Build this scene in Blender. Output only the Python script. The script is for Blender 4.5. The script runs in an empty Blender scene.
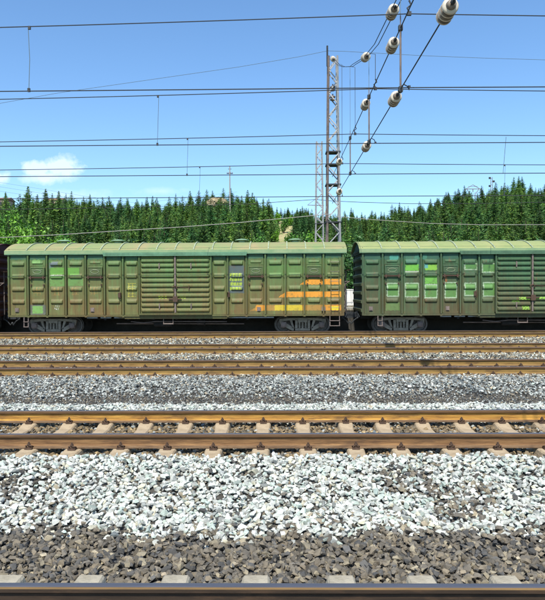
import bpy, bmesh, math, random
import numpy as np
from mathutils import Vector, Matrix

# ------------------------------------------------------------------ camera, sky, sun
S = bpy.context.scene
C = S.collection
CZ = 2.0                      # camera height above the nearest rail head (world z 0)
F = 602.0                     # focal length in photo pixels (photo is 545 wide)
cam_d = bpy.data.cameras.new('camera')
cam = bpy.data.objects.new('camera', cam_d); C.objects.link(cam)
cam_d.sensor_fit = 'HORIZONTAL'; cam_d.sensor_width = 36.0
cam_d.lens = F / 545 * 36.0
cam_d.clip_start = 0.1; cam_d.clip_end = 3000
cam.location = (0, 0, CZ)
pitch = -math.atan(10 / F); yaw = math.atan(8 / F); roll = math.radians(-0.27)
cam.rotation_euler = (Matrix.Rotation(yaw, 4, 'Z') @ Matrix.Rotation(math.pi / 2 + pitch, 4, 'X') @ Matrix.Rotation(roll, 4, 'Z')).to_euler()
S.camera = cam

SUN_EL = math.radians(52.8); SUN_ROT = math.radians(188.7)
w = bpy.data.worlds.new('World'); S.world = w; w.use_nodes = True
nt = w.node_tree; N = nt.nodes; L = nt.links
N.clear()
out = N.new('ShaderNodeOutputWorld'); bg = N.new('ShaderNodeBackground')
sky = N.new('ShaderNodeTexSky'); sky.sky_type = 'NISHITA'; sky.sun_disc = False
sky.sun_elevation = SUN_EL; sky.sun_rotation = SUN_ROT
sky.air_density = 1.0; sky.dust_density = 1.1; sky.ozone_density = 1.6; sky.altitude = 300
bg.inputs['Strength'].default_value = 0.15
L.new(bg.outputs[0], out.inputs[0])
# a small cumulus low over the hill, made in the sky's own directions
geo = N.new('ShaderNodeTexCoord')
def wmath(op, a, b=None, c=None, clamp=False):
    n = N.new('ShaderNodeMath'); n.operation = op; n.use_clamp = clamp
    for i, v in enumerate((a, b, c)):
        if v is None: continue
        if isinstance(v, (int, float)): n.inputs[i].default_value = v
        else: L.new(v, n.inputs[i])
    return n.outputs[0]
sep = N.new('ShaderNodeSeparateXYZ'); L.new(geo.outputs['Generated'], sep.inputs[0])
px = wmath('DIVIDE', sep.outputs[0], wmath('MAXIMUM', sep.outputs[1], 0.01))
pz = wmath('DIVIDE', sep.outputs[2], wmath('MAXIMUM', sep.outputs[1], 0.01))
nz = N.new('ShaderNodeTexNoise'); nz.inputs['Scale'].default_value = 60; nz.inputs['Detail'].default_value = 9
nz.inputs['Roughness'].default_value = .58
L.new(geo.outputs['Generated'], nz.inputs['Vector'])
def puff(cx, cz, rx, rz, soft=1.0):
    a = wmath('DIVIDE', wmath('SUBTRACT', px, cx), rx); b = wmath('DIVIDE', wmath('SUBTRACT', pz, cz), rz)
    d = wmath('SQRT', wmath('ADD', wmath('MULTIPLY', a, a), wmath('MULTIPLY', b, b)))
    e = wmath('ADD', wmath('SUBTRACT', 1.0, d), wmath('MULTIPLY', wmath('SUBTRACT', nz.outputs['Fac'], .5), 1.5))
    return wmath('MULTIPLY', e, soft)
ps = [puff(-.362, .205, .036, .022, 1.6), puff(-.405, .203, .03, .016, 1.5), puff(-.385, .190, .055, .014, 1.1),
      puff(-.47, .189, .025, .014, 1.2), puff(-.02, .5, .02, .01, 0.1), puff(-.36, .16, .09, .012, .35), puff(-.2, .165, .05, .008, .3)]
m = ps[0]
for p in ps[1:]: m = wmath('MAXIMUM', m, p)
m = wmath('MULTIPLY', m, 1.35, clamp=True)
front = wmath('GREATER_THAN', sep.outputs[1], 0.3)
m = wmath('MULTIPLY', m, front)
hs = N.new('ShaderNodeHueSaturation'); hs.inputs['Saturation'].default_value = 1.08
tn = N.new('ShaderNodeVectorMath'); tn.operation = 'MULTIPLY'; tn.inputs[1].default_value = (.92, 1.045, 1.13)
L.new(sky.outputs[0], tn.inputs[0]); L.new(tn.outputs[0], hs.inputs['Color'])
mx = N.new('ShaderNodeMix'); mx.data_type = 'RGBA'
L.new(wmath('MULTIPLY', m, .52), mx.inputs[0]); L.new(hs.outputs[0], mx.inputs[6]); mx.inputs[7].default_value = (6.6, 6.9, 7.6, 1)
L.new(mx.outputs[2], bg.inputs[0])

sd = bpy.data.lights.new('sun', 'SUN'); sun = bpy.data.objects.new('sun', sd); C.objects.link(sun)
sd.energy = 4.6; sd.angle = math.radians(0.5); sd.color = (1, .94, .83)
sv = Vector((math.sin(SUN_ROT) * math.cos(SUN_EL), math.cos(SUN_ROT) * math.cos(SUN_EL), math.sin(SUN_EL)))
sun.rotation_euler = (sv).to_track_quat('Z', 'Y').to_euler(); sun.location = (0, -20, 40)

S.view_settings.view_transform = 'Standard'; S.view_settings.look = 'None'
S.view_settings.exposure = 0.4; S.view_settings.gamma = 1.0; S.view_settings.use_curve_mapping = False
S.render.engine = 'CYCLES'

rng = np.random.default_rng(7); random.seed(7)
PI = math.pi
def P(x, y, d):               # a photo direction at distance d (metres) -> world x, z
    return (x - 280.5) * d / F, CZ + (290 - y) * d / F

# ------------------------------------------------------------------ materials
def mat(name, col, rough=.8, metal=0., noise=None, var=.25, bump=0., scale=8., attr=None, spec=.4, col2=None, stretch=None):
    m = bpy.data.materials.new(name); m.use_nodes = True
    nt = m.node_tree; N = nt.nodes; L = nt.links; b = N['Principled BSDF']
    b.inputs['Roughness'].default_value = rough; b.inputs['Metallic'].default_value = metal
    b.inputs['Specular IOR Level'].default_value = spec
    tc = N.new('ShaderNodeTexCoord'); mp = N.new('ShaderNodeMapping'); L.new(tc.outputs['Object'], mp.inputs[0])
    if stretch: mp.inputs['Scale'].default_value = stretch
    n = N.new('ShaderNodeTexNoise'); n.inputs['Scale'].default_value = scale; n.inputs['Detail'].default_value = 6; n.inputs['Roughness'].default_value = .65
    L.new(mp.outputs[0], n.inputs['Vector'])
    r = N.new('ShaderNodeMapRange'); r.inputs[1].default_value = .28; r.inputs[2].default_value = .72
    L.new(n.outputs['Fac'], r.inputs[0])
    mixn = N.new('ShaderNodeMix'); mixn.data_type = 'RGBA'
    L.new(r.outputs[0], mixn.inputs[0])
    if attr:
        a = N.new('ShaderNodeAttribute'); a.attribute_name = attr
        g1 = N.new('ShaderNodeVectorMath'); g1.operation = 'SCALE'; g1.inputs[3].default_value = 1 - var
        g2 = N.new('ShaderNodeVectorMath'); g2.operation = 'SCALE'; g2.inputs[3].default_value = 1 + var
        L.new(a.outputs['Color'], g1.inputs[0]); L.new(a.outputs['Color'], g2.inputs[0])
        L.new(g1.outputs[0], mixn.inputs[6]); L.new(g2.outputs[0], mixn.inputs[7])
    else:
        c2 = col2 or tuple(min(1, c * (1 + var)) for c in col)
        c1 = col if col2 else tuple(c * (1 - var) for c in col)
        mixn.inputs[6].default_value = (*c1, 1); mixn.inputs[7].default_value = (*c2, 1)
    last = mixn.outputs[2]
    if 'rail' in name and 'head' not in name or 'rail_foot' in name or 'head_side' in name:      # blotches of dark scale and brake dust
        n3 = N.new('ShaderNodeTexNoise'); n3.inputs['Scale'].default_value = 1.0; n3.inputs['Detail'].default_value = 8; n3.inputs['Roughness'].default_value = .75
        mp3 = N.new('ShaderNodeMapping'); mp3.inputs['Scale'].default_value = (1.7, 6, 9); L.new(tc.outputs['Object'], mp3.inputs[0]); L.new(mp3.outputs[0], n3.inputs['Vector'])
        r3 = N.new('ShaderNodeMapRange'); r3.inputs[1].default_value = .50; r3.inputs[2].default_value = .62; r3.inputs[4].default_value = .6; L.new(n3.outputs['Fac'], r3.inputs[0])
        m3 = N.new('ShaderNodeMix'); m3.data_type = 'RGBA'; L.new(r3.outputs[0], m3.inputs[0]); L.new(last, m3.inputs[6]); m3.inputs[7].default_value = (.075, .042, .022, 1); last = m3.outputs[2]
    L.new(last, b.inputs['Base Color'])
    if bump:
        bp = N.new('ShaderNodeBump'); bp.inputs['Strength'].default_value = bump; bp.inputs['Distance'].default_value = .02
        n2 = N.new('ShaderNodeTexNoise'); n2.inputs['Scale'].default_value = scale * 5; n2.inputs['Detail'].default_value = 5
        L.new(mp.outputs[0], n2.inputs['Vector']); L.new(n2.outputs['Fac'], bp.inputs['Height']); L.new(bp.outputs[0], b.inputs['Normal'])
    return m

def car_paint(name, top, low, rust=(.16, .06, .025), attr=True, rustiness=.5, zlo=.8, zhi=3.9):
    m = bpy.data.materials.new(name); m.use_nodes = True
    nt = m.node_tree; N = nt.nodes; L = nt.links; b = N['Principled BSDF']
    b.inputs['Roughness'].default_value = .62; b.inputs['Specular IOR Level'].default_value = .35
    tc = N.new('ShaderNodeTexCoord'); sp = N.new('ShaderNodeSeparateXYZ'); L.new(tc.outputs['Object'], sp.inputs[0])
    def noise(scale, st, det=6, rough=.65):
        mp = N.new('ShaderNodeMapping'); mp.inputs['Scale'].default_value = st; L.new(tc.outputs['Object'], mp.inputs[0])
        n = N.new('ShaderNodeTexNoise'); n.inputs['Scale'].default_value = scale; n.inputs['Detail'].default_value = det; n.inputs['Roughness'].default_value = rough
        L.new(mp.outputs[0], n.inputs['Vector']); return n.outputs['Fac']
    def rangen(v, a, bb, c=0, d=1):
        r = N.new('ShaderNodeMapRange'); r.inputs[1].default_value = a; r.inputs[2].default_value = bb; r.inputs[3].default_value = c; r.inputs[4].default_value = d
        L.new(v, r.inputs[0]); return r.outputs[0]
    def ma(op, a, c):
        n = N.new('ShaderNodeMath'); n.operation = op
        for i, v in enumerate((a, c)):
            if isinstance(v, (int, float)): n.inputs[i].default_value = v
            else: L.new(v, n.inputs[i])
        return n.outputs[0]
    def mix(f, a, c):
        n = N.new('ShaderNodeMix'); n.data_type = 'RGBA'; L.new(f, n.inputs[0])
        for i, v in ((6, a), (7, c)):
            if isinstance(v, tuple): n.inputs[i].default_value = (*v, 1)
            else: L.new(v, n.inputs[i])
        return n.outputs[2]
    streak = noise(1.6, (3.0, 3.0, .35)); fine = noise(9, (1, 1, .6)); big = noise(.7, (1, 1, 1), 3)
    dirt = rangen(ma('ADD', sp.outputs[2], ma('MULTIPLY', ma('SUBTRACT', streak, .5), 3.0)), zlo, zhi - .6, 1, 0)
    col = mix(dirt, top, low)
    col = mix(rangen(fine, .3, .75, 0, .42), col, tuple(c * .62 for c in low))
    col = mix(rangen(big, .4, .7, 0, .4), col, tuple(c * 1.3 for c in top))
    vs = noise(1.1, (9, 9, .45), 7, .7)
    col = mix(rangen(vs, .50, .72, 0, .55), col, tuple(c * .45 for c in low))
    col = mix(rangen(noise(1.3, (7, 7, .3), 6, .7), .56, .74, 0, .4), col, tuple(min(1, c * 1.9) for c in top))
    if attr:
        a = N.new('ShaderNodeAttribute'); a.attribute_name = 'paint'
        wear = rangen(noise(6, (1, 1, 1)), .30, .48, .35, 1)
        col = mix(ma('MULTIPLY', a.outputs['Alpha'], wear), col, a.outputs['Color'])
    rs = rangen(ma('ADD', noise(3.2, (1.4, 1.4, .5), 8, .75), 0), .62 - .08 * rustiness, .72, 0, .85)
    col = mix(rs, col, rust)
    L.new(col, b.inputs['Base Color'])
    bp = N.new('ShaderNodeBump'); bp.inputs['Strength'].default_value = .25; bp.inputs['Distance'].default_value = .02
    L.new(noise(4, (1, 1, 1)), bp.inputs['Height']); L.new(bp.outputs[0], b.inputs['Normal'])
    return m

M = {}
M['steel_head'] = mat('worn_rail_head', (.17, .165, .18), .45, .7, var=.2, scale=3, stretch=(.5, 30, 30))
M['rust_a'] = mat('orange_rusted_rail', (.20, .085, .018), .8, var=.3, scale=2.2, bump=.4, stretch=(1, 5, 14), col2=(.52, .29, .055))
M['rust_b'] = mat('brown_rusted_rail', (.10, .046, .018), .8, var=.3, scale=2.2, bump=.4, stretch=(1, 5, 14), col2=(.27, .15, .06))
M['rust_d'] = mat('dusty_rail_far', (.13, .07, .018), .85, var=.3, scale=2, stretch=(1, 5, 14), col2=(.32, .205, .06))
M['rust_o'] = mat('oily_dark_rail', (.032, .020, .012), .7, var=.4, scale=2, stretch=(1, 5, 14))  # nearest rails: shade below the head put into the colour
M['rust_h'] = mat('dark_brown_rail_head_side', (.05, .026, .012), .75, var=.35, scale=2, bump=.3, stretch=(1, 5, 14), col2=(.15, .080, .03))
M['rust_f'] = mat('dusty_brown_rail_foot', (.075, .042, .022), .85, var=.35, scale=3, bump=.4, stretch=(1.5, 5, 14), col2=(.23, .145, .075))
M['rust_y'] = mat('yellow_rust_edge', (.15, .09, .032), .8, var=.3, scale=2, stretch=(1, 5, 14))  # sunlit edge of the nearest rails, painted as a yellow strip
M['concrete'] = mat('sleeper_concrete', (.29, .215, .13), .9, var=.18, scale=7, bump=.5, col2=(.44, .35, .23))
M['concrete_g'] = mat('pale_sleeper_concrete', (.27, .24, .175), .9, var=.18, scale=7, bump=.5, col2=(.42, .38, .29))
M['clip'] = mat('rusty_fastener_iron', (.085, .052, .035), .75, .3, var=.4, scale=30)
M['stone'] = mat('crushed_stone', (1, 1, 1), .85, attr='tint', var=.22, scale=22, bump=.35)
M['bed'] = mat('ballast_bed_fines', (.07, .065, .055), .95, var=.4, scale=20, bump=.8)
M['bogie'] = mat('dusty_bogie_iron', (.15, .13, .10), .8, 0, var=.5, scale=6, col2=(.30, .27, .21))
M['wheel'] = mat('wheel_steel', (.11, .105, .095), .6, .5, var=.4, scale=6)
M['under'] = mat('black_underframe', (.018, .019, .02), .8, var=.4, scale=5)
M['pipe'] = mat('pale_brake_pipe', (.26, .28, .27), .6, var=.2)
M['galv'] = mat('galvanised_steel', (.25, .255, .255), .6, .2, var=.3, scale=3, col2=(.42, .42, .41))
M['galv_rust'] = mat('rusting_dark_steel', (.10, .085, .08), .7, .3, var=.4, scale=3, col2=(.26, .20, .17))
M['porc'] = mat('cream_porcelain', (.55, .49, .39), .3, var=.2, scale=9, spec=.6)
M['porc_d'] = mat('dirty_brown_porcelain', (.20, .16, .12), .5, var=.3, scale=9)  # brown fittings, and the shade painted between insulator discs
M['iron'] = mat('dark_fitting_iron', (.04, .045, .05), .6, .5, var=.3)
M['wire'] = mat('dark_copper_wire', (.05, .055, .06), .6, .5, var=.1)
M['wire_p'] = mat('pale_cable', (.30, .29, .26), .6, .2, var=.1)
M['drop'] = mat('blue_grey_dropper', (.12, .17, .20), .6, .3, var=.1)
M['pole'] = mat('pole_concrete', (.3, .29, .27), .9)
M['cab'] = mat('white_painted_steel', (.78, .78, .76), .5, var=.06, scale=3)
M['plat'] = mat('platform_concrete', (.25, .24, .20), .95, scale=1.5, bump=.4, col2=(.36, .34, .28))
M['plat_wall'] = mat('soot_stained_wall', (.045, .043, .04), .95, scale=1.5, bump=.4, col2=(.08, .075, .065))  # kept dark so the space under the boxcars reads as shade
M['bark'] = mat('bark', (.07, .05, .035), .95, var=.3)
M['needle'] = mat('conifer_needles', (1, 1, 1), .6, attr='tint', var=.18, scale=1.5, spec=.25)
M['leaf'] = mat('broad_leaves', (1, 1, 1), .55, attr='tint', var=.2, scale=1.5, spec=.35)
M['ground'] = mat('hill_earth_and_grass', (.030, .055, .014), .95, scale=.28, col2=(.10, .105, .045), bump=.6)
M['slope'] = mat('dry_grass_slope', (.19, .23, .06), .95, scale=.55, col2=(.46, .37, .21), bump=.6)
M['rock'] = mat('weathered_tan_rock', (.26, .22, .13), .95, scale=.7, col2=(.42, .35, .22), bump=.8, stretch=(.5, .5, 4))
M['tan'] = mat('tan_render', (.48, .34, .25), .9, var=.12, scale=1)
M['tile'] = mat('brown_roof_tiles', (.30, .16, .11), .9, var=.2, scale=2)
M['dark'] = mat('dark_opening', (.03, .03, .035), .4)
M['emblem'] = mat('emblem_paint', (.20, .24, .14), .6)

# ------------------------------------------------------------------ mesh helpers
def link(name, me, parent=None):
    o = bpy.data.objects.new(name, me); C.objects.link(o)
    if parent: o.parent = parent
    return o
def empty(name, loc=(0, 0, 0), rz=0):
    o = bpy.data.objects.new(name, None); C.objects.link(o); o.location = loc; o.rotation_euler = (0, 0, rz)
    o.empty_display_size = .2
    return o
def tag(o, label=None, cat=None, group=None, kind=None):
    if label: o['label'] = label
    if cat: o['category'] = cat
    if group: o['group'] = group
    if kind: o['kind'] = kind
    return o
class MB:
    def __init__(s): s.v = []; s.f = []; s.mi = []; s.cur = 0
    def add(s, vs, fs):
        n = len(s.v); s.v += [tuple(v) for v in vs]; s.f += [tuple(i + n for i in f) for f in fs]; s.mi += [s.cur] * len(fs)
        return s
    def box(s, x0, x1, y0, y1, z0, z1, bev=0):
        if bev:
            b = bev
            pts = []
            # bevelled along x: octagonal section
            sec = [(y0 + b, z0), (y1 - b, z0), (y1, z0 + b), (y1, z1 - b), (y1 - b, z1), (y0 + b, z1), (y0, z1 - b), (y0, z0 + b)]
            return s.prism([(x0, y, z) for y, z in sec], (x1 - x0, 0, 0))
        v = [(x, y, z) for x in (x0, x1) for y in (y0, y1) for z in (z0, z1)]
        return s.add(v, [(0, 1, 3, 2), (4, 6, 7, 5), (0, 4, 5, 1), (2, 3, 7, 6), (0, 2, 6, 4), (1, 5, 7, 3)])
    def prism(s, poly, vec):
        n = len(poly); v = [tuple(p) for p in poly] + [(p[0] + vec[0], p[1] + vec[1], p[2] + vec[2]) for p in poly]
        return s.add(v, [tuple(range(n))[::-1], tuple(range(n, 2 * n))] + [(i, (i + 1) % n, n + (i + 1) % n, n + i) for i in range(n)])
    def tube(s, pts, r, n=6, cap=True):
        pts = [Vector(p) for p in pts]; rings = []
        rr = r if isinstance(r, (list, tuple)) else [r] * len(pts)
        up = None
        for i, p in enumerate(pts):
            t = (pts[min(i + 1, len(pts) - 1)] - pts[max(i - 1, 0)]).normalized()
            a = t.orthogonal().normalized() if up is None else (up - t * up.dot(t)).normalized()
            up = a; b = t.cross(a)
            rings.append([p + (a * math.cos(2 * PI * k / n) + b * math.sin(2 * PI * k / n)) * rr[i] for k in range(n)])
        v = [q for R_ in rings for q in R_]; f = []
        for i in range(len(pts) - 1):
            for k in range(n): f.append((i * n + k, i * n + (k + 1) % n, (i + 1) * n + (k + 1) % n, (i + 1) * n + k))
        if cap: f += [tuple(range(n))[::-1], tuple(range((len(pts) - 1) * n, len(pts) * n))]
        return s.add(v, f)
    def bar(s, a, b, w_=.05, h_=None):
        a, b = Vector(a), Vector(b); h_ = h_ or w_; t = (b - a).normalized()
        q = t.cross(Vector((0, 0, 1)));
        if q.length < .01: q = Vector((1, 0, 0))
        q.normalize(); r = t.cross(q)
        v = [p + q * (sx * w_ / 2) + r * (sy * h_ / 2) for p in (a, b) for sx, sy in ((-1, -1), (1, -1), (1, 1), (-1, 1))]
        return s.add(v, [(3, 2, 1, 0), (4, 5, 6, 7), (0, 1, 5, 4), (1, 2, 6, 5), (2, 3, 7, 6), (3, 0, 4, 7)])
    def lathe(s, c, axis, prof, n=16):      # prof: (t along axis, radius)
        c = Vector(c); ax = Vector(axis).normalized(); a = ax.orthogonal().normalized(); b = ax.cross(a)
        v = [c + ax * t + (a * math.cos(2 * PI * k / n) + b * math.sin(2 * PI * k / n)) * r for t, r in prof for k in range(n)]
        f = []
        for i in range(len(prof) - 1):
            for k in range(n): f.append((i * n + k, i * n + (k + 1) % n, (i + 1) * n + (k + 1) % n, (i + 1) * n + k))
        f += [tuple(range(n))[::-1], tuple(range((len(prof) - 1) * n, len(prof) * n))]
        return s.add(v, f)
    def build(s, name, mats, parent=None, smooth=False, loc=None):
        me = bpy.data.meshes.new(name); me.from_pydata(s.v, [], s.f)
        if not isinstance(mats, (list, tuple)): mats = [mats]
        for m_ in mats: me.materials.append(m_)
        if len(mats) > 1: me.polygons.foreach_set('material_index', s.mi)
        if smooth:
            me.polygons.foreach_set('use_smooth', [True] * len(me.polygons))
            me.set_sharp_from_angle(angle=math.radians(38))
        me.update()
        o = link(name, me, parent)
        if loc: o.location = loc
        return o

def np_mesh(name, co, faces, nper, col=None, attr='tint'):
    me = bpy.data.meshes.new(name); me.vertices.add(len(co)); me.vertices.foreach_set('co', np.asarray(co, np.float32).ravel())
    nf = len(faces); me.loops.add(nf * nper); me.loops.foreach_set('vertex_index', np.asarray(faces, np.int32).ravel())
    me.polygons.add(nf); me.polygons.foreach_set('loop_start', np.arange(nf, dtype=np.int32) * nper)
    me.update(calc_edges=True)
    me.polygons.foreach_set('use_smooth', [False] * nf)
    if col is not None:
        a = me.color_attributes.new(attr, 'FLOAT_COLOR', 'POINT'); a.data.foreach_set('color', np.asarray(col, np.float32).ravel())
    return me

def copy_tree(o, parent=None):
    c = o.copy(); C.objects.link(c)
    if parent: c.parent = parent
    for ch in list(o.children): copy_tree(ch, c)
    return c

# ------------------------------------------------------------------ tracks: centre distance, rail-head height
TR = [(3.30, 0.0), (8.49, .15), (14.75, .20), (19.95, .15), (25.5, .20), (30.05, -.10)]
ORD = ['nearest', 'second', 'third', 'fourth', 'fifth', 'sixth']
GA = .7525; RH = .176

# profile of the ballast surface (distance -> height, world), stones sit on it
prof_d = [-2, 1.0, 2.05, 2.3, 4.3, 4.6, 5.3, 6.2, 6.9, 7.3, 7.5, 9.5, 9.75, 10.6, 11.2, 11.9, 12.6, 13.2, 13.85, 16.0, 16.4, 17.4, 18.3, 19.05, 21.2, 21.6, 22.7, 23.9, 24.6, 26.7, 27.1, 28.0, 28.6, 31.9]
prof_z = [-.4, -.35, -.28, -.275, -.27, -.265, -.26, -.20, -.05, -.02, -.10, -.10, -.04, -.07, -.14, -.12, -.01, .025, .022, -.03, .0, -.10, -.01, -.03, -.08, -.04, -.10, .02, .022, -.04, -.02, -.15, -.34, -.34]
def bed_z(d): return np.interp(d, prof_d, prof_z)
def wob(x, y, s, seed=0):
    return (np.sin(x * s + seed) * np.cos(y * s * 1.3 + seed * 2) + .6 * np.sin(x * s * 2.3 + y * s * 1.7 + seed * 3) + .4 * np.sin(x * s * 4.9 - y * s * 4.1 + seed)) / 2

# ballast bed under the stones
def bed():
    xs = np.linspace(-34, 34, 120); ds = np.array(sorted(set(list(np.linspace(-2, 31.88, 130)) + [d for d in prof_d if d < 31.9])))
    X, D = np.meshgrid(xs, ds); Z = bed_z(D) - .035
    co = np.stack([X, D, Z], -1).reshape(-1, 3); nx = len(xs); i = np.arange(len(ds) - 1)[:, None] * nx + np.arange(nx - 1)[None]
    f = np.stack([i, i + 1, i + nx + 1, i + nx], -1).reshape(-1, 4)
    me = np_mesh('ballast_bed', co, f, 4); me.materials.append(M['bed'])
    tag(link('ballast_bed', me), kind='structure')
bed()

# stones
def stone_templates(n, npts):
    T = []
    for k in range(n):
        bm = bmesh.new()
        pts = rng.normal(size=(npts, 3)); pts /= np.linalg.norm(pts, axis=1)[:, None]
        pts *= rng.uniform(.72, 1.1, size=(npts, 1)); pts *= np.array([1, rng.uniform(.6, .95), rng.uniform(.45, .75)])
        for p in pts: bm.verts.new(p)
        r = bmesh.ops.convex_hull(bm, input=bm.verts)
        for v in [v for v in bm.verts if not v.link_faces]: bm.verts.remove(v)
        bmesh.ops.triangulate(bm, faces=bm.faces); bm.normal_update(); bm.verts.index_update()
        V = np.array([v.co[:] for v in bm.verts]); Fc = np.array([[v.index for v in f.verts] for f in bm.faces]); bm.free(); T.append((V, Fc))
    return T
T_NEAR = stone_templates(26, 13); T_FAR = stone_templates(16, 8)
def scatter(x, d, z, size, tint, T):
    n = len(x); which = rng.integers(0, len(T), n); cos, fs, cols, off = [], [], [], 0
    for k, (V, Fc) in enumerate(T):
        idx = np.where(which == k)[0]; m_ = len(idx)
        if not m_: continue
        a = rng.uniform(0, 2 * PI, m_); tx = rng.normal(0, .38, m_); ty = rng.normal(0, .38, m_)
        ca, sa = np.cos(a), np.sin(a); cx, sx = np.cos(tx), np.sin(tx); cy, sy = np.cos(ty), np.sin(ty)
        Rz = np.zeros((m_, 3, 3)); Rz[:, 0, 0] = ca; Rz[:, 0, 1] = -sa; Rz[:, 1, 0] = sa; Rz[:, 1, 1] = ca; Rz[:, 2, 2] = 1
        Rx = np.zeros((m_, 3, 3)); Rx[:, 0, 0] = 1; Rx[:, 1, 1] = cx; Rx[:, 1, 2] = -sx; Rx[:, 2, 1] = sx; Rx[:, 2, 2] = cx
        Ry = np.zeros((m_, 3, 3)); Ry[:, 1, 1] = 1; Ry[:, 0, 0] = cy; Ry[:, 0, 2] = sy; Ry[:, 2, 0] = -sy; Ry[:, 2, 2] = cy
        R_ = Rx @ Ry @ Rz
        W = np.einsum('nij,vj->nvi', R_, V) * size[idx][:, None, None] + np.stack([x[idx], d[idx], z[idx]], -1)[:, None, :]
        cos.append(W.reshape(-1, 3)); nv = len(V)
        fs.append((Fc[None] + (np.arange(m_) * nv)[:, None, None] + off).reshape(-1, 3)); off += m_ * nv
        cols.append(np.repeat(np.concatenate([tint[idx], np.ones((m_, 1))], 1), nv, axis=0))
    return np.concatenate(cos), np.concatenate(fs), np.concatenate(cols)
WHITE, BROWN, GREY = 0, 1, 2
def stones():
    bands = [(1.2, 4.25, 260, 4.5, .042), (4.25, 7.45, 800, 5.2, .0355), (7.45, 9.35, 620, 7.0, .034), (9.35, 14.3, 520, 10.5, .036), (14.3, 21.5, 260, 15, .042),
             (21.5, 28.7, 190, 20, .045), (28.7, 31.8, 60, 24, .05)]
    Xs, Ds, Zs, Ss, Ks, Near = [], [], [], [], [], []
    for d0, d1, dens, hw, sz in bands:
        n = int(dens * (d1 - d0) * 2 * hw)
        x = rng.uniform(-hw, hw, n); d = rng.uniform(d0, d1, n); s_ = sz * np.exp(rng.normal(0, .26, n)).clip(.5, 1.75)
        z = bed_z(d) + wob(x, d, 3.1, 1) * .018 + rng.uniform(-.03, .022, n) - s_ * .1
        Xs.append(x); Ds.append(d); Zs.append(z); Ss.append(s_); Near.append(np.full(n, d0 < 9))
    x, d, z, s_, near = map(np.concatenate, (Xs, Ds, Zs, Ss, Near))
    # keep stones off the sleeper tops
    drop = np.zeros(len(x), bool)
    for (yc, zt), xs0, sp_, y0_, y1_ in ((TR[0], -.183, .632, -1.27, 1.36), (TR[1], -3.26, .6, -1.18, 1.27)):
        fx = np.abs((x - xs0 + sp_ / 2) % sp_ - sp_ / 2); drop |= (fx < .115) & (d > yc + y0_) & (d < yc + y1_) & (rng.uniform(size=len(x)) < .96)
    kp = ~drop; x, d, z, s_, near = x[kp], d[kp], z[kp], s_[kp], near[kp]
    b = 5.52 + wob(x, d, 1.7, 2) * .16 + wob(x, d, 7, 5) * .1 + rng.normal(0, .09, len(x))
    patch = (wob(x, d, 1.25, 9) > .52) & (d < 6.9)
    u = rng.uniform(size=len(x))
    k = np.full(len(x), GREY)
    k[d < b] = BROWN
    wz = (d >= b) & (d < 7.33 + rng.normal(0, .04, len(x)))
    k[wz] = np.where(u[wz] < .07 + patch[wz] * .42, BROWN, np.where(u[wz] < .15 + patch[wz] * .4, GREY, WHITE))
    c = (d >= 7.33) & (d < 9.5); k[c & ~wz] = np.where(u[c & ~wz] < .12, GREY, BROWN)
    e = d > 9.5 + rng.normal(0, .05, len(x)); m1 = e & (d < 11.25 + wob(x, d, 2, 3) * .12 + rng.normal(0, .07, len(x)))
    k[m1] = np.where(u[m1] < .09, GREY, WHITE)
    m2 = e & ~m1 & (d < 12.0 + wob(x, d, 1.1, 4) * .2 + rng.normal(0, .12, len(x))); k[m2] = np.where(u[m2] < .3, GREY, BROWN)
    m3 = e & ~m1 & ~m2 & (d < 13.7); k[m3] = np.where(u[m3] < .10, BROWN, np.where(u[m3] < .16, WHITE, GREY))
    m4 = d >= 13.7; k[m4] = np.where(u[m4] < .42, BROWN, np.where(u[m4] < .55, WHITE, GREY))
    # sizes: big pale stones at the foot of the shoulder, small dark fines in the dip
    s_ = np.where(m2, s_ * .6, s_)
    names = {WHITE: 'white_gravel', BROWN: 'brown_gravel', GREY: 'grey_gravel'}
    labels = {WHITE: 'fresh white crushed stone spread in bands on both sides of the second track',
              BROWN: 'old dark brown crushed stone beside the nearest rail and between sleepers',
              GREY: 'blue grey crushed stone beyond the second track and between the far rails'}
    for kk in (WHITE, BROWN, GREY):
        sel = np.where(k == kk)[0]; n = len(sel)
        v = np.exp(rng.normal(0, .20, n))[:, None]
        if kk == WHITE:
            base = np.array([.54, .555, .50])[None] * (1 - .5 * rng.uniform(0, 1, (n, 1)) ** 3)
            t = rng.uniform(size=(n, 1)); base = np.where(t < .22, base * np.array([.80, .90, .87]), base); base = np.where(t > .93, base * np.array([1, .93, .78]), base)
            v = v ** .5
        elif kk == BROWN:
            t = rng.uniform(size=(n, 1))
            base = np.where(t < .45, np.array([[.150, .130, .100]]), np.where(t < .7, np.array([[.20, .165, .115]]), np.where(t < .88, np.array([[.090, .086, .078]]), np.array([[.29, .245, .165]]))))
            cr = ((d[sel] > 7.3) & (d[sel] < 9.5))[:, None]; base = np.where(cr, base * np.array([1.35, 1.15, .85]), base)
            fr = (d[sel] > 13.7)[:, None]; base = np.where(fr, base * np.array([1.7, 1.55, 1.3]), base)
        else:
            t = rng.uniform(size=(n, 1))
            base = np.where(t < .5, np.array([[.25, .265, .245]]), np.where(t < .75, np.array([[.40, .41, .375]]), np.where(t < .93, np.array([[.13, .145, .14]]), np.array([[.32, .27, .19]]))))
            fr = (d[sel] > 13.7)[:, None]; base = np.where(fr, base * np.array([1.15, 1.1, 1.0]), base)
        if kk == BROWN: base = base * np.array([.86, .88, .90])
        tint = (base * v).clip(.02, .72)
        nr = near[sel]; parts = []; off = 0; CO, FA, CL = [], [], []
        for msk, T in ((nr, T_NEAR), (~nr, T_FAR)):
            ii = sel[msk]
            if len(ii) == 0: continue
            co, fa, cl = scatter(x[ii], d[ii], z[ii], s_[ii], tint[msk], T); CO.append(co); FA.append(fa + off); CL.append(cl); off += len(co)
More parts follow.
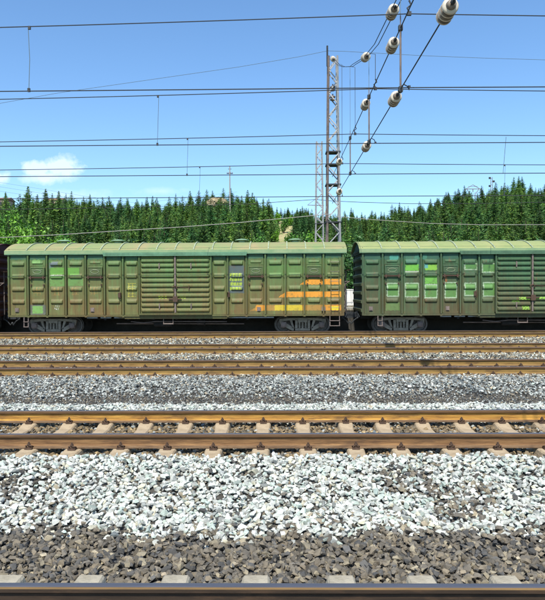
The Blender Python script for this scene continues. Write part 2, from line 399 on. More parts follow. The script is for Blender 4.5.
        me = np_mesh(names[kk], np.concatenate(CO), np.concatenate(FA), 3, np.concatenate(CL)); me.materials.append(M['stone'])
        tag(link(names[kk], me), labels[kk], 'gravel', kind='stuff')
stones()

# rails
def rail_section():
    h = RH
    half = [(.075, 0), (.075, .011), (.030, .027), (.0085, .042), (.0085, .115), (.014, .127), (.0355, .135), (.0365, .160), (.030, .172), (.016, RH)]
    return [(y, z) for y, z in half] + [(-y, z) for y, z in reversed(half)]
def rail(Y, top, m, label, hw=32):
    mb = MB(); sec = rail_section(); n = len(sec)
    xs = np.linspace(-hw, hw, 41)
    v = [(x, y, z + top - RH) for x in xs for y, z in sec]; f = []
    head = {8, 9, 10}  # the worn running surface
    mi = []
    for i in range(len(xs) - 1):
        for k in range(n):
            f.append((i * n + k, i * n + (k + 1) % n, (i + 1) * n + (k + 1) % n, (i + 1) * n + k)); mi.append(1 if k in head else 2 if k in (11, 7) else 3 if k in (5, 6, 12, 13) else 4 if k in (0, 1, 17, 18) else 0)
    f += [tuple(range(n))[::-1], tuple(range((len(xs) - 1) * n, len(xs) * n))]; mi += [0, 0]
    mb.v, mb.f, mb.mi = v, f, mi
    o = mb.build('rail', [m, M['steel_head'], M['rust_y'] if m is M['rust_o'] else M['rust_h'], m if m is M['rust_o'] else M['rust_h'], m if m is M['rust_o'] else M['rust_f']]); o.location = (0, Y, 0)
    tag(o, label, 'rail', 'steel rails across the yard')
RC = ['dusty brown rail with blue polished head along the bottom edge of the view', 'bright orange rusted rail, far one of the track with pale sleepers between white gravel',
      'brown rusted rail, near one of the second track, above the pale sleeper ends']
rail(TR[0][0] - GA, TR[0][1], M['rust_o'], 'rail of the nearest track closest to the viewer, just below the frame')
rail(TR[0][0] + GA, TR[0][1], M['rust_o'], RC[0])
rail(TR[1][0] - GA, TR[1][1], M['rust_b'], RC[2]); rail(TR[1][0] + GA, TR[1][1], M['rust_a'], RC[1])
for i in (2, 3, 4, 5):
    extra = {2: 'right behind the blue grey gravel', 3: 'midway between the grey gravel and the boxcars', 4: 'last sunlit track before the boxcars', 5: 'under the green boxcars'}[i]
    rail(TR[i][0] - GA, TR[i][1], M['rust_d'] if i < 5 else M['rust_b'], 'near rail of the %s track, %s' % (ORD[i], extra))
    rail(TR[i][0] + GA, TR[i][1], M['rust_d'] if i < 5 else M['rust_b'], 'far rail of the %s track, %s' % (ORD[i], extra))

# sleepers with fasteners
def sleeper(mt):
    root = empty('concrete_sleeper')
    # local: x along track, y along sleeper, z 0 = rail foot seat
    ys = [-1.25, -1.24, -.98, -.86, -.64, -.45, .45, .64, .86, .98, 1.24, 1.25]
    zt = [-.035, -.012, -.006, 0, 0, -.045, -.045, 0, 0, -.006, -.012, -.035]
    wt = [.082, .092, .096, .098, .098, .088, .088, .098, .098, .096, .092, .082]
    wb = [.14, .15, .15, .15, .15, .135, .135, .15, .15, .15, .15, .14]
    mb = MB(); v = []; f = []
    for y, z, a, b in zip(ys, zt, wt, wb):
        zb = -.2
        v += [(-b, y, zb), (b, y, zb), (a + .012, y, z - .018), (a - .004, y, z), (-a + .004, y, z), (-a - .012, y, z - .018)]
    n = 6
    for i in range(len(ys) - 1):
        for k in range(n): f.append((i * n + k, (i + 1) * n + k, (i + 1) * n + (k + 1) % n, i * n + (k + 1) % n))
    f += [tuple(range(n)), tuple(range((len(ys) - 1) * n, len(ys) * n))[::-1]]
    mb.add(v, f); mb.build('sleeper_body', mt, root)
    for sy in (-1, 1):
        for q in (-1, 1):
            yc = sy * GA + q * .112
            c = MB()
            c.box(-.048, .048, yc - .033, yc + .033, 0.001, .022)                     # gauge plate
            c.tube([(-.045, yc - q * .03, .026), (-.038, yc + q * .012, .045), (-.018, yc + q * .02, .052), (-.012, yc - q * .035, .036), (.012, yc - q * .035, .036),
                    (.018, yc + q * .02, .052), (.038, yc + q * .012, .045), (.045, yc - q * .03, .026)], .0085, 6)
            c.lathe((0, yc, .02), (0, 0, 1), [(0, .014), (.03, .014), (.031, .024), (.05, .024), (.051, .013), (.072, .012)], 6)
            c.build('rail_clip', M['clip'], root)
    return root
sl_a = sleeper(M['concrete']); sl_b = sleeper(M['concrete_g'])
place = ['ending beside the blue topped bottom rail', 'of the second track, between orange and brown rails', 'of the third track, behind the grey gravel',
         'of the fourth track, midway to the boxcars', 'of the fifth track, before the boxcars', 'of the sixth track under the boxcars']
used = {}
for i, (yc, zt) in enumerate(TR):
    hw = [4.4, 6.0, 9.5, 12.5, 15.5, 17][i]; x0 = [-.183, -3.26, -7.1, -9.9, -12.3, -15][i]
    sp_ = .632 if i == 0 else .6
    k0 = math.ceil((-hw - x0) / sp_); k1 = math.floor((hw - x0) / sp_)
    src = sl_b if i == 0 else sl_a
    for k in range(k0, k1 + 1):
        if i == 5 and abs(k) % 1: continue
        if src.name in used: o = copy_tree(src)
        else: o = src; used[src.name] = 1
        o.location = (x0 + k * sp_ + rng.normal(0, .011), yc + rng.normal(0, .022) * (i > 0) + (.05 if i == 0 else 0), zt - RH - .004); o.rotation_euler = (0, 0, rng.normal(0, .010))
        tag(o, 'concrete sleeper ' + place[i], 'sleeper', 'concrete sleepers of the %s track' % ORD[i])

# ------------------------------------------------------------------ boxcars
HL, HW_ = 7.96, 1.60
POSTS = [-7.0, -6.1, -5.2, -4.26, -3.36, -2.48, 2.48, 3.36, 4.26, 5.2, 6.1, 7.0]
EDGES = [-7.96, -7.0, -6.1, -5.2, -4.26, -3.36, -2.48, -1.67, 1.67, 2.48, 3.36, 4.26, 5.2, 6.1, 7.0, 7.96]
HATCH_BAYS = [(-7.0, -6.1), (-4.26, -3.36), (3.36, 4.26), (6.1, 7.0)]
ZB, ZT = .96, 3.83
def smooth(t): t = np.clip(t, 0, 1); return t * t * (3 - 2 * t)
def boss(U, Z, uc, zc, w_, h_, amp):
    e = smooth((w_ / 2 - np.abs(U - uc)) / .045)
    t = (Z - (zc - h_ / 2)) / h_
    p = np.where(t < .22, smooth(t / .22), np.where(t < .45, 1, 1 - smooth((t - .45) / .55)))
    p = np.where((t < 0) | (t > 1), 0, p)
    return amp * e * p
def side_relief(U, Z):
    R_ = np.zeros_like(U)
    for a, b in zip(EDGES[:-1], EDGES[1:]):
        if a == -1.67: continue
        w_ = b - a; uc = (a + b) / 2; hatch = (a, b) in HATCH_BAYS
        for j, zc in enumerate([3.40, 2.80, 2.20, 1.60]):
            if hatch and j == 1: continue
            if hatch and j == 0: R_ += boss(U, Z, uc, 3.44, w_ * .6, .14, .03)
            else: R_ += boss(U, Z, uc, zc, min(w_ * .66, .62), .25, .068)
        if hatch:                                         # sunken outline of the service door below the hatch
            for e in (-1, 1): R_ -= .02 * smooth(1 - np.abs(U - (uc + e * w_ * .38)) / .025) * ((Z < 3.24) & (Z > 1.05))
            R_ -= .02 * smooth(1 - np.abs(Z - 3.26) / .03) * (np.abs(U - uc) < w_ * .4)
    for p_ in POSTS + [-HL + .04, HL - .04, -1.70, 1.70]: R_ -= .05 * ((np.abs(U - p_) < .085))
    R_ += .006 * wob(U, Z, 1.9, 3) + .004 * np.sin(U * 3.1 + Z * 1.3) + .003 * np.sin(U * 7.7 - Z * 4)
    return R_
def height_mesh(name, us, zs, yfun, colfun, sgn, skip=None):
    U, Z = np.meshgrid(us, zs); Rl = yfun(U, Z); co = np.stack([U, sgn * (HW_ + Rl), Z], -1).reshape(-1, 3)
    nx = len(us); i = np.arange(len(zs) - 1)[:, None] * nx + np.arange(nx - 1)[None]
    f = np.stack([i, i + 1, i + nx + 1, i + nx], -1) if sgn < 0 else np.stack([i + nx, i + nx + 1, i + 1, i], -1)
    if skip is not None:
        um = (us[:-1] + us[1:]) / 2; keep = ~skip(um); f = f[:, keep]
    f = f.reshape(-1, 4)
    col = colfun(U, Z).reshape(-1, 4) if colfun else np.zeros((len(co), 4))
    return np_mesh(name, co, f, 4, col, 'paint')
def rect(px_, py_, x0, x1, y0, y1): return (px_ > x0) & (px_ < x1) & (py_ > y0) & (py_ < y1)
def nse(a, b, s, k): return wob(a, b, s, k)
GREEN = (.11, .27, .045); WHT = (.42, .48, .36)
def setc(A, m_, c, a=1.0):
    A[m_, 0], A[m_, 1], A[m_, 2], A[m_, 3] = c[0], c[1], c[2], a
def paint_first(U, Z):
    X = 175.8 + 21.16 * U; Y = 290 - (Z - 2.1) * 21.16
    X = X + nse(X, Y, 1.3, 1) * .35; Y = Y + nse(X, Y, 1.5, 4) * .3
    A = np.zeros(U.shape + (4,))
    setc(A, rect(X, Y, 31.5, 40, 258.5, 262.5), (.15, .30, .09), .9)
    setc(A, rect(X, Y, 48.5, 53.5, 261.5, 268) | rect(X, Y, 52, 58, 260.5, 264), (.10, .13, .14), .9)
    setc(A, rect(X, Y, 49.5, 64, 266.5, 273.5), GREEN, .95); setc(A, rect(X, Y, 49.5, 64.5, 275, 285.3), (.12, .25, .065), .9)
    setc(A, rect(X, Y, 49.5, 64, 273.8, 274.7), WHT, .8)
    setc(A, rect(X, Y, 67, 79, 266.8, 274), GREEN, .95); setc(A, rect(X, Y, 67.5, 83, 277.5, 285), (.12, .26, .07), .75)
    setc(A, rect(X, Y, 28.5, 45, 303.8, 313.8), (.11, .125, .10), .85); setc(A, rect(X, Y, 31.5, 42, 305, 312.6), (.16, .34, .09), .9)
    scr = (np.sin(X * 3.3 + Y * 1.1) + np.sin(Y * 3.9 - X * 1.7) > .75)
    setc(A, rect(X, Y, 54, 58.8, 304, 309) & scr, (.70, .68, .66), .9)
    # faded orange characters in one row, one to a bay
    for k, xc in enumerate((36.5, 55.5, 74.5, 94)):
        t = rect(X, Y, xc - 3.6, xc + 3.6, 286, 294.5)
        st = (np.abs(np.sin((X - xc) * .9 + k)) < .38) | (np.abs(np.sin((Y - 286) * 1.1 + k * .7)) < .33)
        setc(A, t & st, (.42, .24, .07), .42)
    t = rect(X, Y, 127.5, 136, 282.5, 296.5); st = (np.abs(np.sin(Y * 1.2)) < .45) | (np.abs(np.sin(X * .8 + .6)) < .3)
    setc(A, t & st, (.45, .42, .06), .65); setc(A, rect(X, Y, 113, 119, 287, 293) & st, (.40, .30, .08), .3)
    # dark repaint with lime lettering right of the door
    setc(A, rect(X, Y, 228.6, 244.6, 265.2, 293), (.07, .095, .10), .92)
    row = ((Y - 273) % 4.6 < 3.2); ch = (np.sin(X * 2.1 + np.floor((Y - 273) / 4.6) * 2) + .6 * np.sin(X * 5.3) > -.75)
    setc(A, rect(X, Y, 230.3, 242.3, 273, 290.6) & row & ch, (.33, .44, .05), .85)
    # three orange stripes with slanted starts
    OR = (.64, .27, .03)
    def stripe(x_tip, x_full, y0, y1, c, a=1.0):
        xs_ = x_full + (Y - y0) / (y1 - y0) * (x_tip - x_full)
        setc(A, (X > xs_) & (X < 342.3) & (Y > y0) & (Y < y1), c, a)
    stripe(300, 308, 279.2, 284.8, OR, .96); stripe(278.6, 286.5, 291.6, 297.3, OR, .95)
    stripe(250, 260, 304.9, 310.7, (.50, .25, .05), .55)
    setc(A, rect(X, Y, 256, 266, 304.9, 310.7), OR, .8); setc(A, rect(X, Y, 275, 303, 305, 310.6), (.58, .43, .03), .85)
    setc(A, rect(X, Y, 323.5, 342.3, 305, 310.6), OR, .8); setc(A, rect(X, Y, 331, 339, 306.5, 310.2), (.75, .60, .03), .9)
    # fresher green cloud in the upper middle
    g = np.exp(-((X - 285) / 22) ** 2 - ((Y - 270) / 5) ** 2)
    m_ = (g > .3) & (A[..., 3] == 0); setc(A, m_, (.09, .22, .055), .45)
    # teal band under the eaves with the eave shadow painted in
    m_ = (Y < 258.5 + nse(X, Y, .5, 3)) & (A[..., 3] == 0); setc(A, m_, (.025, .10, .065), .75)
    return A
def paint_second(U, Z):
    X = 362.5 + (U + HL) * 21.16; Y = 290 - (Z - 2.1) * 21.16
    X = X + nse(X, Y, 1.3, 2) * .35; Y = Y + nse(X, Y, 1.5, 6) * .3
    A = np.zeros(U.shape + (4,))
    def framed(x0, x1, y0, y1, fill=(.10, .25, .06)):
        setc(A, rect(X, Y, x0, x1, y0, y1), (.34, .46, .30), .75); setc(A, rect(X, Y, x0 + 1.1, x1 - 1.1, y0 + 1.2, y1 - 1.2), fill, .7)
    m_ = (Y < 260 + nse(X, Y, .5, 3)); setc(A, m_, (.025, .09, .065), .7)  # teal top band, shade below the eave painted into it
    setc(A, rect(X, Y, 390, 398.5, 256, 260.5), (.06, .27, .21), .85)
    setc(A, rect(X, Y, 406, 420, 257, 268), (.07, .22, .19), .25); setc(A, rect(X, Y, 420, 422, 253.5, 290), (.13, .28, .28), .5)
    setc(A, rect(X, Y, 405.5, 419, 265, 271.5), (.13, .38, .05), .95); setc(A, rect(X, Y, 405.5, 419, 271.7, 273), WHT, .7)
    setc(A, rect(X, Y, 425, 437, 265, 271), (.20, .42, .05), .9); setc(A, rect(X, Y, 424.5, 428, 264.5, 269), (.10, .33, .30), .8)
    setc(A, rect(X, Y, 425, 437, 277, 284.5), (.14, .38, .06), .9)
    framed(387, 399.5, 283.3, 297.5); framed(405, 419.5, 283.3, 298); framed(424.5, 437.5, 284.8, 299); framed(444.5, 457, 282.8, 299)
    framed(464, 477.5, 264, 271.3); framed(464, 476, 283.5, 297); framed(481.5, 496, 264, 274); framed(482.5, 496, 283, 297.7)
    setc(A, rect(X, Y, 386, 400, 303, 311), (.15, .28, .08), .45)
    setc(A, rect(X, Y, 441, 459, 274.5, 283) & (np.abs(X - 446) < 1.2), (.30, .10, .03), .7)
    for xc in (415, 640): setc(A, rect(X, Y, xc, xc + 12, 256, 260), (.06, .27, .21), .4)
    framed(640, 653, 283, 297); framed(600, 613, 283.5, 298)
    return A
def paint_none(U, Z): return np.zeros(U.shape + (4,))
def door_relief(U, Z):
    t = ((Z - 1.08) / .2345) % 1.0
    p = np.where(t < .14, smooth(t / .14), np.where(t < .42, 1, 1 - smooth((t - .42) / .45)))
    inner = smooth((Z - 1.08) / .03) * smooth((3.79 - Z) / .03) * smooth((np.abs(U) - .05) / .04) * smooth((1.63 - np.abs(U)) / .05)
    return .012 + .078 * p * inner + .006 * wob(U, Z, 2.1, 5)
def door_paint_first(U, Z):
    A = np.zeros(U.shape + (4,)); X = 175.8 + 21.16 * U; Y = 290 - (Z - 2.1) * 21.16
    m_ = (rect(X, Y, 159, 167, 295.5, 298.3) | rect(X, Y, 178, 186, 296, 298.5)); setc(A, m_ & (nse(X, Y, 2, 2) > -.1), (.35, .48, .04), .7)
    return A
def door_paint_second(U, Z):
    A = np.zeros(U.shape + (4,)); X = 362.5 + (U + HL) * 21.16; Y = 290 - (Z - 2.1) * 21.16
    m_ = rect(X, Y, 518, 529, 298, 301) | rect(X, Y, 533, 545, 298, 300.5) | rect(X, Y, 521, 528, 307, 311) | rect(X, Y, 511, 519, 301, 303)
    setc(A, m_ & (nse(X, Y, 2, 2) > -.3), (.25, .48, .05), .75)
    return A

def roof_z(y): return 4.47 - .47 * (abs(y) / 1.70) ** 2.1
def bogie(parent, u, pm):
    b = bpy.data.objects.new('bogie', None); C.objects.link(b); b.parent = parent; b.location = (u, 0, 0)
    b['label'] = 'grey cast iron bogie with two axles'
    for s in (-1, 1):
        y0 = s * 1.02; mb = MB()
        def seg(poly): mb.prism([(x, y0 - .06, z) for x, z in poly], (0, .12, 0))
        seg([(-1.12, .70), (-.55, .76), (.55, .76), (1.12, .70), (1.12, .58), (.55, .64), (-.55, .64), (-1.12, .58)])       # top chord
        seg([(-1.12, .58), (-.93, .58), (-.36, .24), (-.36, .14), (-.50, .14), (-1.05, .42)])
        seg([(.93, .58), (1.12, .58), (1.05, .42), (.50, .14), (.36, .14), (.36, .24)])
        seg([(-.42, .14), (.42, .14), (.42, .25), (-.42, .25)])
        seg([(-.36, .24), (-.24, .24), (-.24, .66), (-.36, .66)]); seg([(.24, .24), (.36, .24), (.36, .66), (.24, .66)])
        seg([(-.62, .64), (-.50, .64), (-.40, .26), (-.48, .26)]); seg([(.50, .64), (.62, .64), (.48, .26), (.40, .26)])
        mb.build('side_frame', M['bogie'], b)
        sp = MB()
        for q in (-.15, 0, .15): sp.lathe((q, y0 + s * .0, .25), (0, 0, 1), [(k * .03, .062 if k % 2 else .048) for k in range(11)], 10)
        sp.box(-.22, .22, y0 - .085 if s < 0 else y0 - .05, y0 + .05 if s < 0 else y0 + .085, .55, .68)
        sp.build('spring', M['bogie'], b)
        for q in (-.915, .915):
            jb = MB(); jb.box(q - .13, q + .13, y0 - .10, y0 + .10, .30, .56)
            jb.lathe((q, y0, .42), (0, s, 0), [(0, .135), (.13, .135), (.15, .10), (.16, .05)], 14); jb.build('axle_box', M['galv_rust'], b, True)
    for q in (-.915, .915):
        for s in (-1, 1):
            wl = MB(); wl.lathe((q, s * .72, .42), (0, s, 0), [(-.02, .07), (-.02, .33), (-.05, .37), (-.05, .448), (-.02, .45), (-.01, .422), (.085, .415), (.085, .35), (.04, .31), (.03, .12), (.06, .10), (.06, .02)], 28)
            wl.build('wheel', M['wheel'], b, True)
        ax = MB(); ax.tube([(q, -.98, .42), (q, .98, .42)], .075, 10); ax.build('axle', M['wheel'], b, True)
    bo = MB(); bo.box(-.2, .2, -1.0, 1.0, .52, .74); bo.build('bolster', M['under'], b)

def coupler(parent, e):
    mb = MB(); x0 = e * HL; a, b_ = sorted((x0 - e * .25, x0 + e * .28)); mb.box(a, b_, -.11, .11, .72, .98)
    k = x0 + e * .28
    mb.prism([(k, -.17, .70), (k + e * .15, -.19, .70), (k + e * .20, -.06, .70), (k + e * .10, .02, .70), (k + e * .19, .12, .70), (k + e * .10, .19, .70), (k, .15, .70)], (0, 0, .30))
    a, b_ = sorted((x0 + e * .01, x0 + e * .07)); mb.box(a, b_, -.28, .28, .66, 1.05)
    mb.tube([(x0 + e * .05, -.15, 1.02), (x0 + e * .15, -.5, 1.0), (x0 + e * .15, -1.35, .95), (x0 + e * .1, -1.4, .8)], .016, 6)
    mb.tube([(x0, -.3, .75), (x0 + e * .22, -.32, .60), (x0 + e * .36, -.30, .42), (x0 + e * .42, -.24, .55)], .035, 8)
    mb.build('coupler', M['iron'], parent)

def boxcar(name, xc, label, PW, P1, paint, dpaint, roofm, dark_hood, vents, detail=True, hatch_m=None):
    root = empty(name, (xc, TR[5][0], TR[5][1])); tag(root, label, 'boxcar', 'boxcars on the far track')
    sp_us = .021 if detail else .06
    us = np.arange(-HL, HL + .001, sp_us); zs = np.arange(ZB, ZT + .001, .021 if detail else .05)
    for sgn, pf, nm in ((-1, paint, 'side_wall'), (1, paint_none, 'side_wall')):
        if sgn > 0: us2 = np.arange(-HL, HL + .001, .05); zs2 = np.arange(ZB, ZT + .001, .04)
        else: us2, zs2 = us, zs
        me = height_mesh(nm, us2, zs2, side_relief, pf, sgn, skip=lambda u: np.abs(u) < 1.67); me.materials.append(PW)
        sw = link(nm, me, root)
        for p_ in POSTS:                                    # posts between the pressed panels
            mb = MB(); y0, y1 = sorted((sgn * (HW_ - .06), sgn * (HW_ + .070))); mb.box(p_ - .036, p_ + .036, y0, y1, ZB, ZT - .01)
            mb.build('side_post', P1, root)
        for e in (-1, 1):
            mb = MB(); y0, y1 = sorted((sgn * (HW_ - .03), sgn * (HW_ + .045))); a, b_ = sorted((e * (HL - .07), e * (HL + .01)))
            mb.box(a, b_, y0, y1, ZB - .08, ZT); mb.build('corner_post', P1, root)
        for e in (-1, 1):                                   # the two leaves of the corrugated door
            u0, u1 = (-1.66, -.004) if e < 0 else (.004, 1.66)
            dus = np.arange(u0, u1 + .001, .0207); dzs = np.arange(1.03, 3.815, .0155 if sgn < 0 and detail else .04)
            me = height_mesh('sliding_door', dus, dzs, door_relief, dpaint if sgn < 0 else None, sgn); me.materials.append(PW); dr = link('sliding_door', me, root)
            for zz in (3.27, 1.36):
                mb = MB(); y0, y1 = sorted((sgn * (HW_ + .02), sgn * (HW_ + .11))); mb.box(e * .75 - .025, e * .75 + .025, y0, y1, zz - .14, zz + .12)
                mb.build('hinge_strap', M['galv_rust'], dr)
        mb = MB(); y0, y1 = sorted((sgn * (HW_ + .05), sgn * (HW_ + .105))); mb.box(-.035, .035, y0, y1, 1.05, 3.80)
        yb = sgn * (HW_ + .12)
        mb.box(-.36, .36, *sorted((sgn * (HW_ + .06), sgn * (HW_ + .13))), 3.80, 3.86)
        lb = mb.build('lock_bar', M['galv_rust'] if sgn < 0 else P1, root)
        mb = MB(); mb.box(-.30, .30, *sorted((sgn * (HW_ + .10), sgn * (HW_ + .14))), 1.66, 1.72); mb.box(-.10, .12, *sorted((sgn * (HW_ + .10), sgn * (HW_ + .17))), 1.56, 1.82)
        mb.tube([(-.14, yb, 2.25), (.02, yb - sgn * -.04, 2.3), (.1, yb, 2.18)], .03, 6); mb.tube([(.0, yb, 2.28), (.65, yb, 2.22)], .012, 5); mb.tube([(.66, yb, 2.33), (.66, yb, 2.12)], .02, 5)
        mb.tube([(-.06, yb, 2.2), (-.06, yb, 2.02)], .02, 5)
        mb.build('door_handle', M['clip'], lb)
        # jambs and rails of the doorway
        mb = MB(); y0, y1 = sorted((sgn * (HW_ - .02), sgn * (HW_ + .10)))
        for e in (-1, 1): a, b_ = sorted((e * 1.668, e * 1.73)); mb.box(a, b_, y0, y1, ZB, 3.82)
        mb.box(-1.73, 1.73, *sorted((sgn * (HW_ - .02), sgn * (HW_ + .12))), .95, 1.025)
        mb.build('door_frame', P1, root)
        mb = MB(); mb.box(-3.40, 3.40, *sorted((sgn * (HW_ + .03), sgn * (HW_ + .17))), 3.80, 3.90); mb.box(-3.38, 3.38, *sorted((sgn * (HW_ + .155), sgn * (HW_ + .165))), 3.73, 3.80)
        mb.build('door_track', dark_hood, root)
        # sill
        mb = MB(); mb.box(-HL, HL, *sorted((sgn * (HW_ - .10), sgn * (HW_ + .03))), .87, .955)
        mb.prism([(-2.9, sgn * (HW_ - .02), .868), (2.9, sgn * (HW_ - .02), .868), (2.4, sgn * (HW_ - .02), .76), (-2.4, sgn * (HW_ - .02), .76)], (0, -sgn * .06, 0))
        for p_ in POSTS: mb.box(p_ - .05, p_ + .05, *sorted((sgn * (HW_ + .031), sgn * (HW_ + .048))), .84, .955)
        mb.build('sill', P1, root)
        if sgn > 0 and not detail: continue
        for a, b_ in HATCH_BAYS:
            uc = (a + b_) / 2; h = MB(); y = sgn * HW_
            h.box(uc - .35, uc + .35, *sorted((y, y + sgn * .055)), 2.79, 3.22)
            for x0_, x1_, z0_, z1_ in ((-.35, .35, 3.19, 3.22), (-.35, .35, 2.79, 2.83), (-.35, -.31, 2.83, 3.19), (.31, .35, 2.83, 3.19)):
                h.box(uc + x0_, uc + x1_, *sorted((y + sgn * .0555, y + sgn * .075)), z0_, z1_)
            hh = h.build('window_hatch', hatch_m or P1, root)
            em = MB()
            em.tube([(uc + .19 * math.cos(t), y + sgn * .062, 3.01 + .085 * math.sin(t)) for t in np.linspace(0, 2 * PI, 17)], .012, 5)
            em.tube([(uc + .19, y + sgn * .062, 3.01), (uc + .24, y + sgn * .062, 3.1), (uc - .24, y + sgn * .062, 3.12), (uc - .19, y + sgn * .062, 3.01)], .008, 5)
            em.tube([(uc + .24 , y + sgn * .062, 2.88), (uc - .24, y + sgn * .062, 2.88)], .008, 5)
            em.build('emblem', M['emblem'], hh)
            hb = MB(); hb.box(uc - .40, uc + .40, *sorted((y + sgn * .05, y + sgn * .10)), 2.715, 2.765)
            for e in (-.3, .3):
                hb.box(uc + e - .03, uc + e + .03, *sorted((y + sgn * .055, y + sgn * .13)), 2.66, 2.82)
            hb.build('hinge_bar', M['clip'], hh)
            for e in (-.3, .3):
                k = MB(); k.box(uc + e - .022, uc + e + .022, *sorted((y, y + sgn * .07)), 2.33, 2.42); k.box(uc + e - .045, uc + e + .0, *sorted((y + sgn * .03, y + sgn * .05)), 2.38, 2.42)
                k.build('hatch_hook', M['clip'], root)
        for uc in (-7.55, -3.95, 3.95, 7.0):
            k = MB(); y = sgn * HW_
            k.box(uc - .09, uc + .09, *sorted((y, y + sgn * .03)), 1.10, 1.30)
            k.box(uc - .055, uc + .055, *sorted((y + sgn * .031, y + sgn * .06)), 1.12, 1.24); k.build('label_holder', M['galv_rust'], root)
        k = MB(); y = sgn * (HW_ + .05); k.tube([(-2.62, y, 2.05), (-2.62, y + sgn * .05, 1.98), (-2.60, y + sgn * .05, 1.75), (-2.68, y, 1.7)], .022, 6); k.box(-2.72, -2.58, *sorted((y - sgn * .04, y + sgn * .02)), 1.78, 2.0)
        k.build('door_catch', M['clip'], root)
        k = MB(); y = sgn * (HW_ + .05); k.tube([(2.52, y, 2.05), (2.52, y + sgn * .05, 1.98), (2.50, y + sgn * .05, 1.75)], .022, 6); k.box(2.45, 2.58, *sorted((y - sgn * .04, y + sgn * .02)), 1.78, 2.0)
        k.build('door_catch', M['clip'], root)
    # ladder on the right hand end of the near side
    lad = MB(); yl = -(HW_ + .11)
    for x in (7.34, 7.72): lad.bar((x, yl, 1.05), (x, yl, 3.66), .03); lad.bar((x, yl, 3.6), (x, -HW_, 3.6), .03); lad.bar((x, yl, 1.15), (x, -HW_, 1.15), .03)
    lad.build('ladder_rail', P1, root)
    for z in (1.25, 1.62, 2.05, 2.5, 2.95, 3.4):
        r_ = MB(); r_.tube([(7.34, yl, z + .05), (7.36, yl - .03, z), (7.70, yl - .03, z), (7.72, yl, z + .05)], .014, 6); r_.build('rung', M['bogie'], root)
    for e in (-1, 1):
        st = MB()
        xa, xb = (7.3, 7.75) if e > 0 else (7.02, 7.22)
        for x in (xa, xb): st.bar((e * x, -(HW_ + .0), .92), (e * x, -(HW_ + .02), .38), .035)
        for z in (.40, .64): st.bar((e * (xa - .02), -(HW_ + .02), z), (e * (xb + .02), -(HW_ + .02), z), .07, .03)
        st.build('step', M['galv_rust'], root)
    # ends, ribbed across
    for e in (-1, 1):
        zs_, xs_ = [], []; z = ZB
        mb = MB(); prof = [(HL - .04, .87)]
        zz = 1.0
        while zz < 3.9:
            prof += [(HL - .04, zz), (HL + .05, zz + .06), (HL + .05, zz + .16), (HL - .04, zz + .24)]; zz += .41
        prof += [(HL - .04, 3.98)]
        mb.prism([(e * x, -HW_ + .02, z) for x, z in prof] + [(e * (HL - .12), -HW_ + .02, 3.98), (e * (HL - .12), -HW_ + .02, .87)], (0, 2 * HW_ - .04, 0))
        gab = [(-HW_, 3.83)] + [(y, roof_z(y) - .02) for y in np.linspace(-HW_, HW_, 15)] + [(HW_, 3.83)]
        mb.prism([(e * (HL + .012), y, z) for y, z in gab], (-e * .04, 0, 0))
        mb.build('end_wall', P1, root)
        coupler(root, e)
    # roof sheet and its ribs
    RL = HL + .14
    ys = np.linspace(-1.70, 1.70, 25); top = [(y, roof_z(y)) for y in ys]; low = [(y * .985, roof_z(y) - .03) for y in ys[::-1]]
    mb = MB(); mb.prism([(-RL, y, z) for y, z in top + low], (2 * RL, 0, 0))
    rf = mb.build('roof', roofm, root, True)
    for s in (-1, 1):
        eb = MB(); eb.box(-RL + .005, RL - .005, *sorted((s * 1.665, s * 1.708)), 3.848, roof_z(1.70) + .012); eb.build('eave_board', M['eave'], rf)
    fl = MB()
    for s in (-1, 1): fl.box(-RL + .01, RL - .01, *sorted((s * 1.61, s * 1.71)), 3.815, 3.845)
    fl.build('eave_flange', dark_hood, rf)
    for k in range(18):
        u = -7.05 + .90 * k * (7.05 * 2 / (.9 * 17)) * 1.0
        u = -7.05 + k * (14.1 / 16) if k < 17 else None
        if u is None: continue
        rb = MB(); o1 = [(y, roof_z(y) + .05) for y in ys]; i1 = [(y, roof_z(y) - .006) for y in ys[::-1]]
        rb.prism([(u - .028, y, z) for y, z in o1 + i1], (.056, 0, 0)); rb.build('roof_rib', M['rib'], rf)
    if vents:
        for u in vents:
            vb = MB(); z0 = roof_z(0)
            vb.lathe((u, 0, z0 - .02), (0, 0, 1), [(0, .17), (.08, .16), (.08, .12), (.12, .12)], 16)
            vb.lathe((u, 0, z0 + .10), (0, 0, 1), [(0, .34), (.03, .35), (.07, .20), (.09, .03)], 20)
            vb.build('ventilator', M['vent'], root, True)
    # underframe
    uf = MB(); uf.box(-HL + .1, HL - .1, -.28, .28, .66, .95); uf.box(-HL + .05, HL - .05, -HW_ + .11, HW_ - .11, .90, .955)
    for u in (-3.4, -2.3, -1.1, 0, 1.1, 2.3, 3.4): uf.box(u - .05, u + .05, -1.45, 1.45, .70, .90)
    uf.build('underframe', M['under'], root)
    bogie(root, -6.03, None); bogie(root, 6.03, None)
    if detail:
        t = MB(); t.lathe((-1.2, -.85, .52), (1, 0, 0), [(0, .02), (.03, .16), (.08, .19), (.85, .19), (.9, .16), (.93, .02)], 18); t.build('air_reservoir', M['under'], root, True)
        t = MB(); t.lathe((.9, -.75, .55), (1, 0, 0), [(0, .05), (.02, .17), (.35, .17), (.36, .21), (.40, .21), (.42, .05)], 18); t.tube([(1.3, -.75, .55), (1.9, -.75, .55)], .03); t.build('brake_cylinder', M['under'], root, True)
        t = MB(); t.box(1.55, 4.65, -1.52, -1.44, .775, .835); t.build('brake_pipe', M['pipe'], root)
        t = MB()
        for a, b_ in ((-4.25, -3.75), (-3.6, -3.1), (-2.95, -2.45)): t.box(a, b_, -1.52, -1.42, .79, .85)
        t.build('brake_pipe', M['pipe'], root)
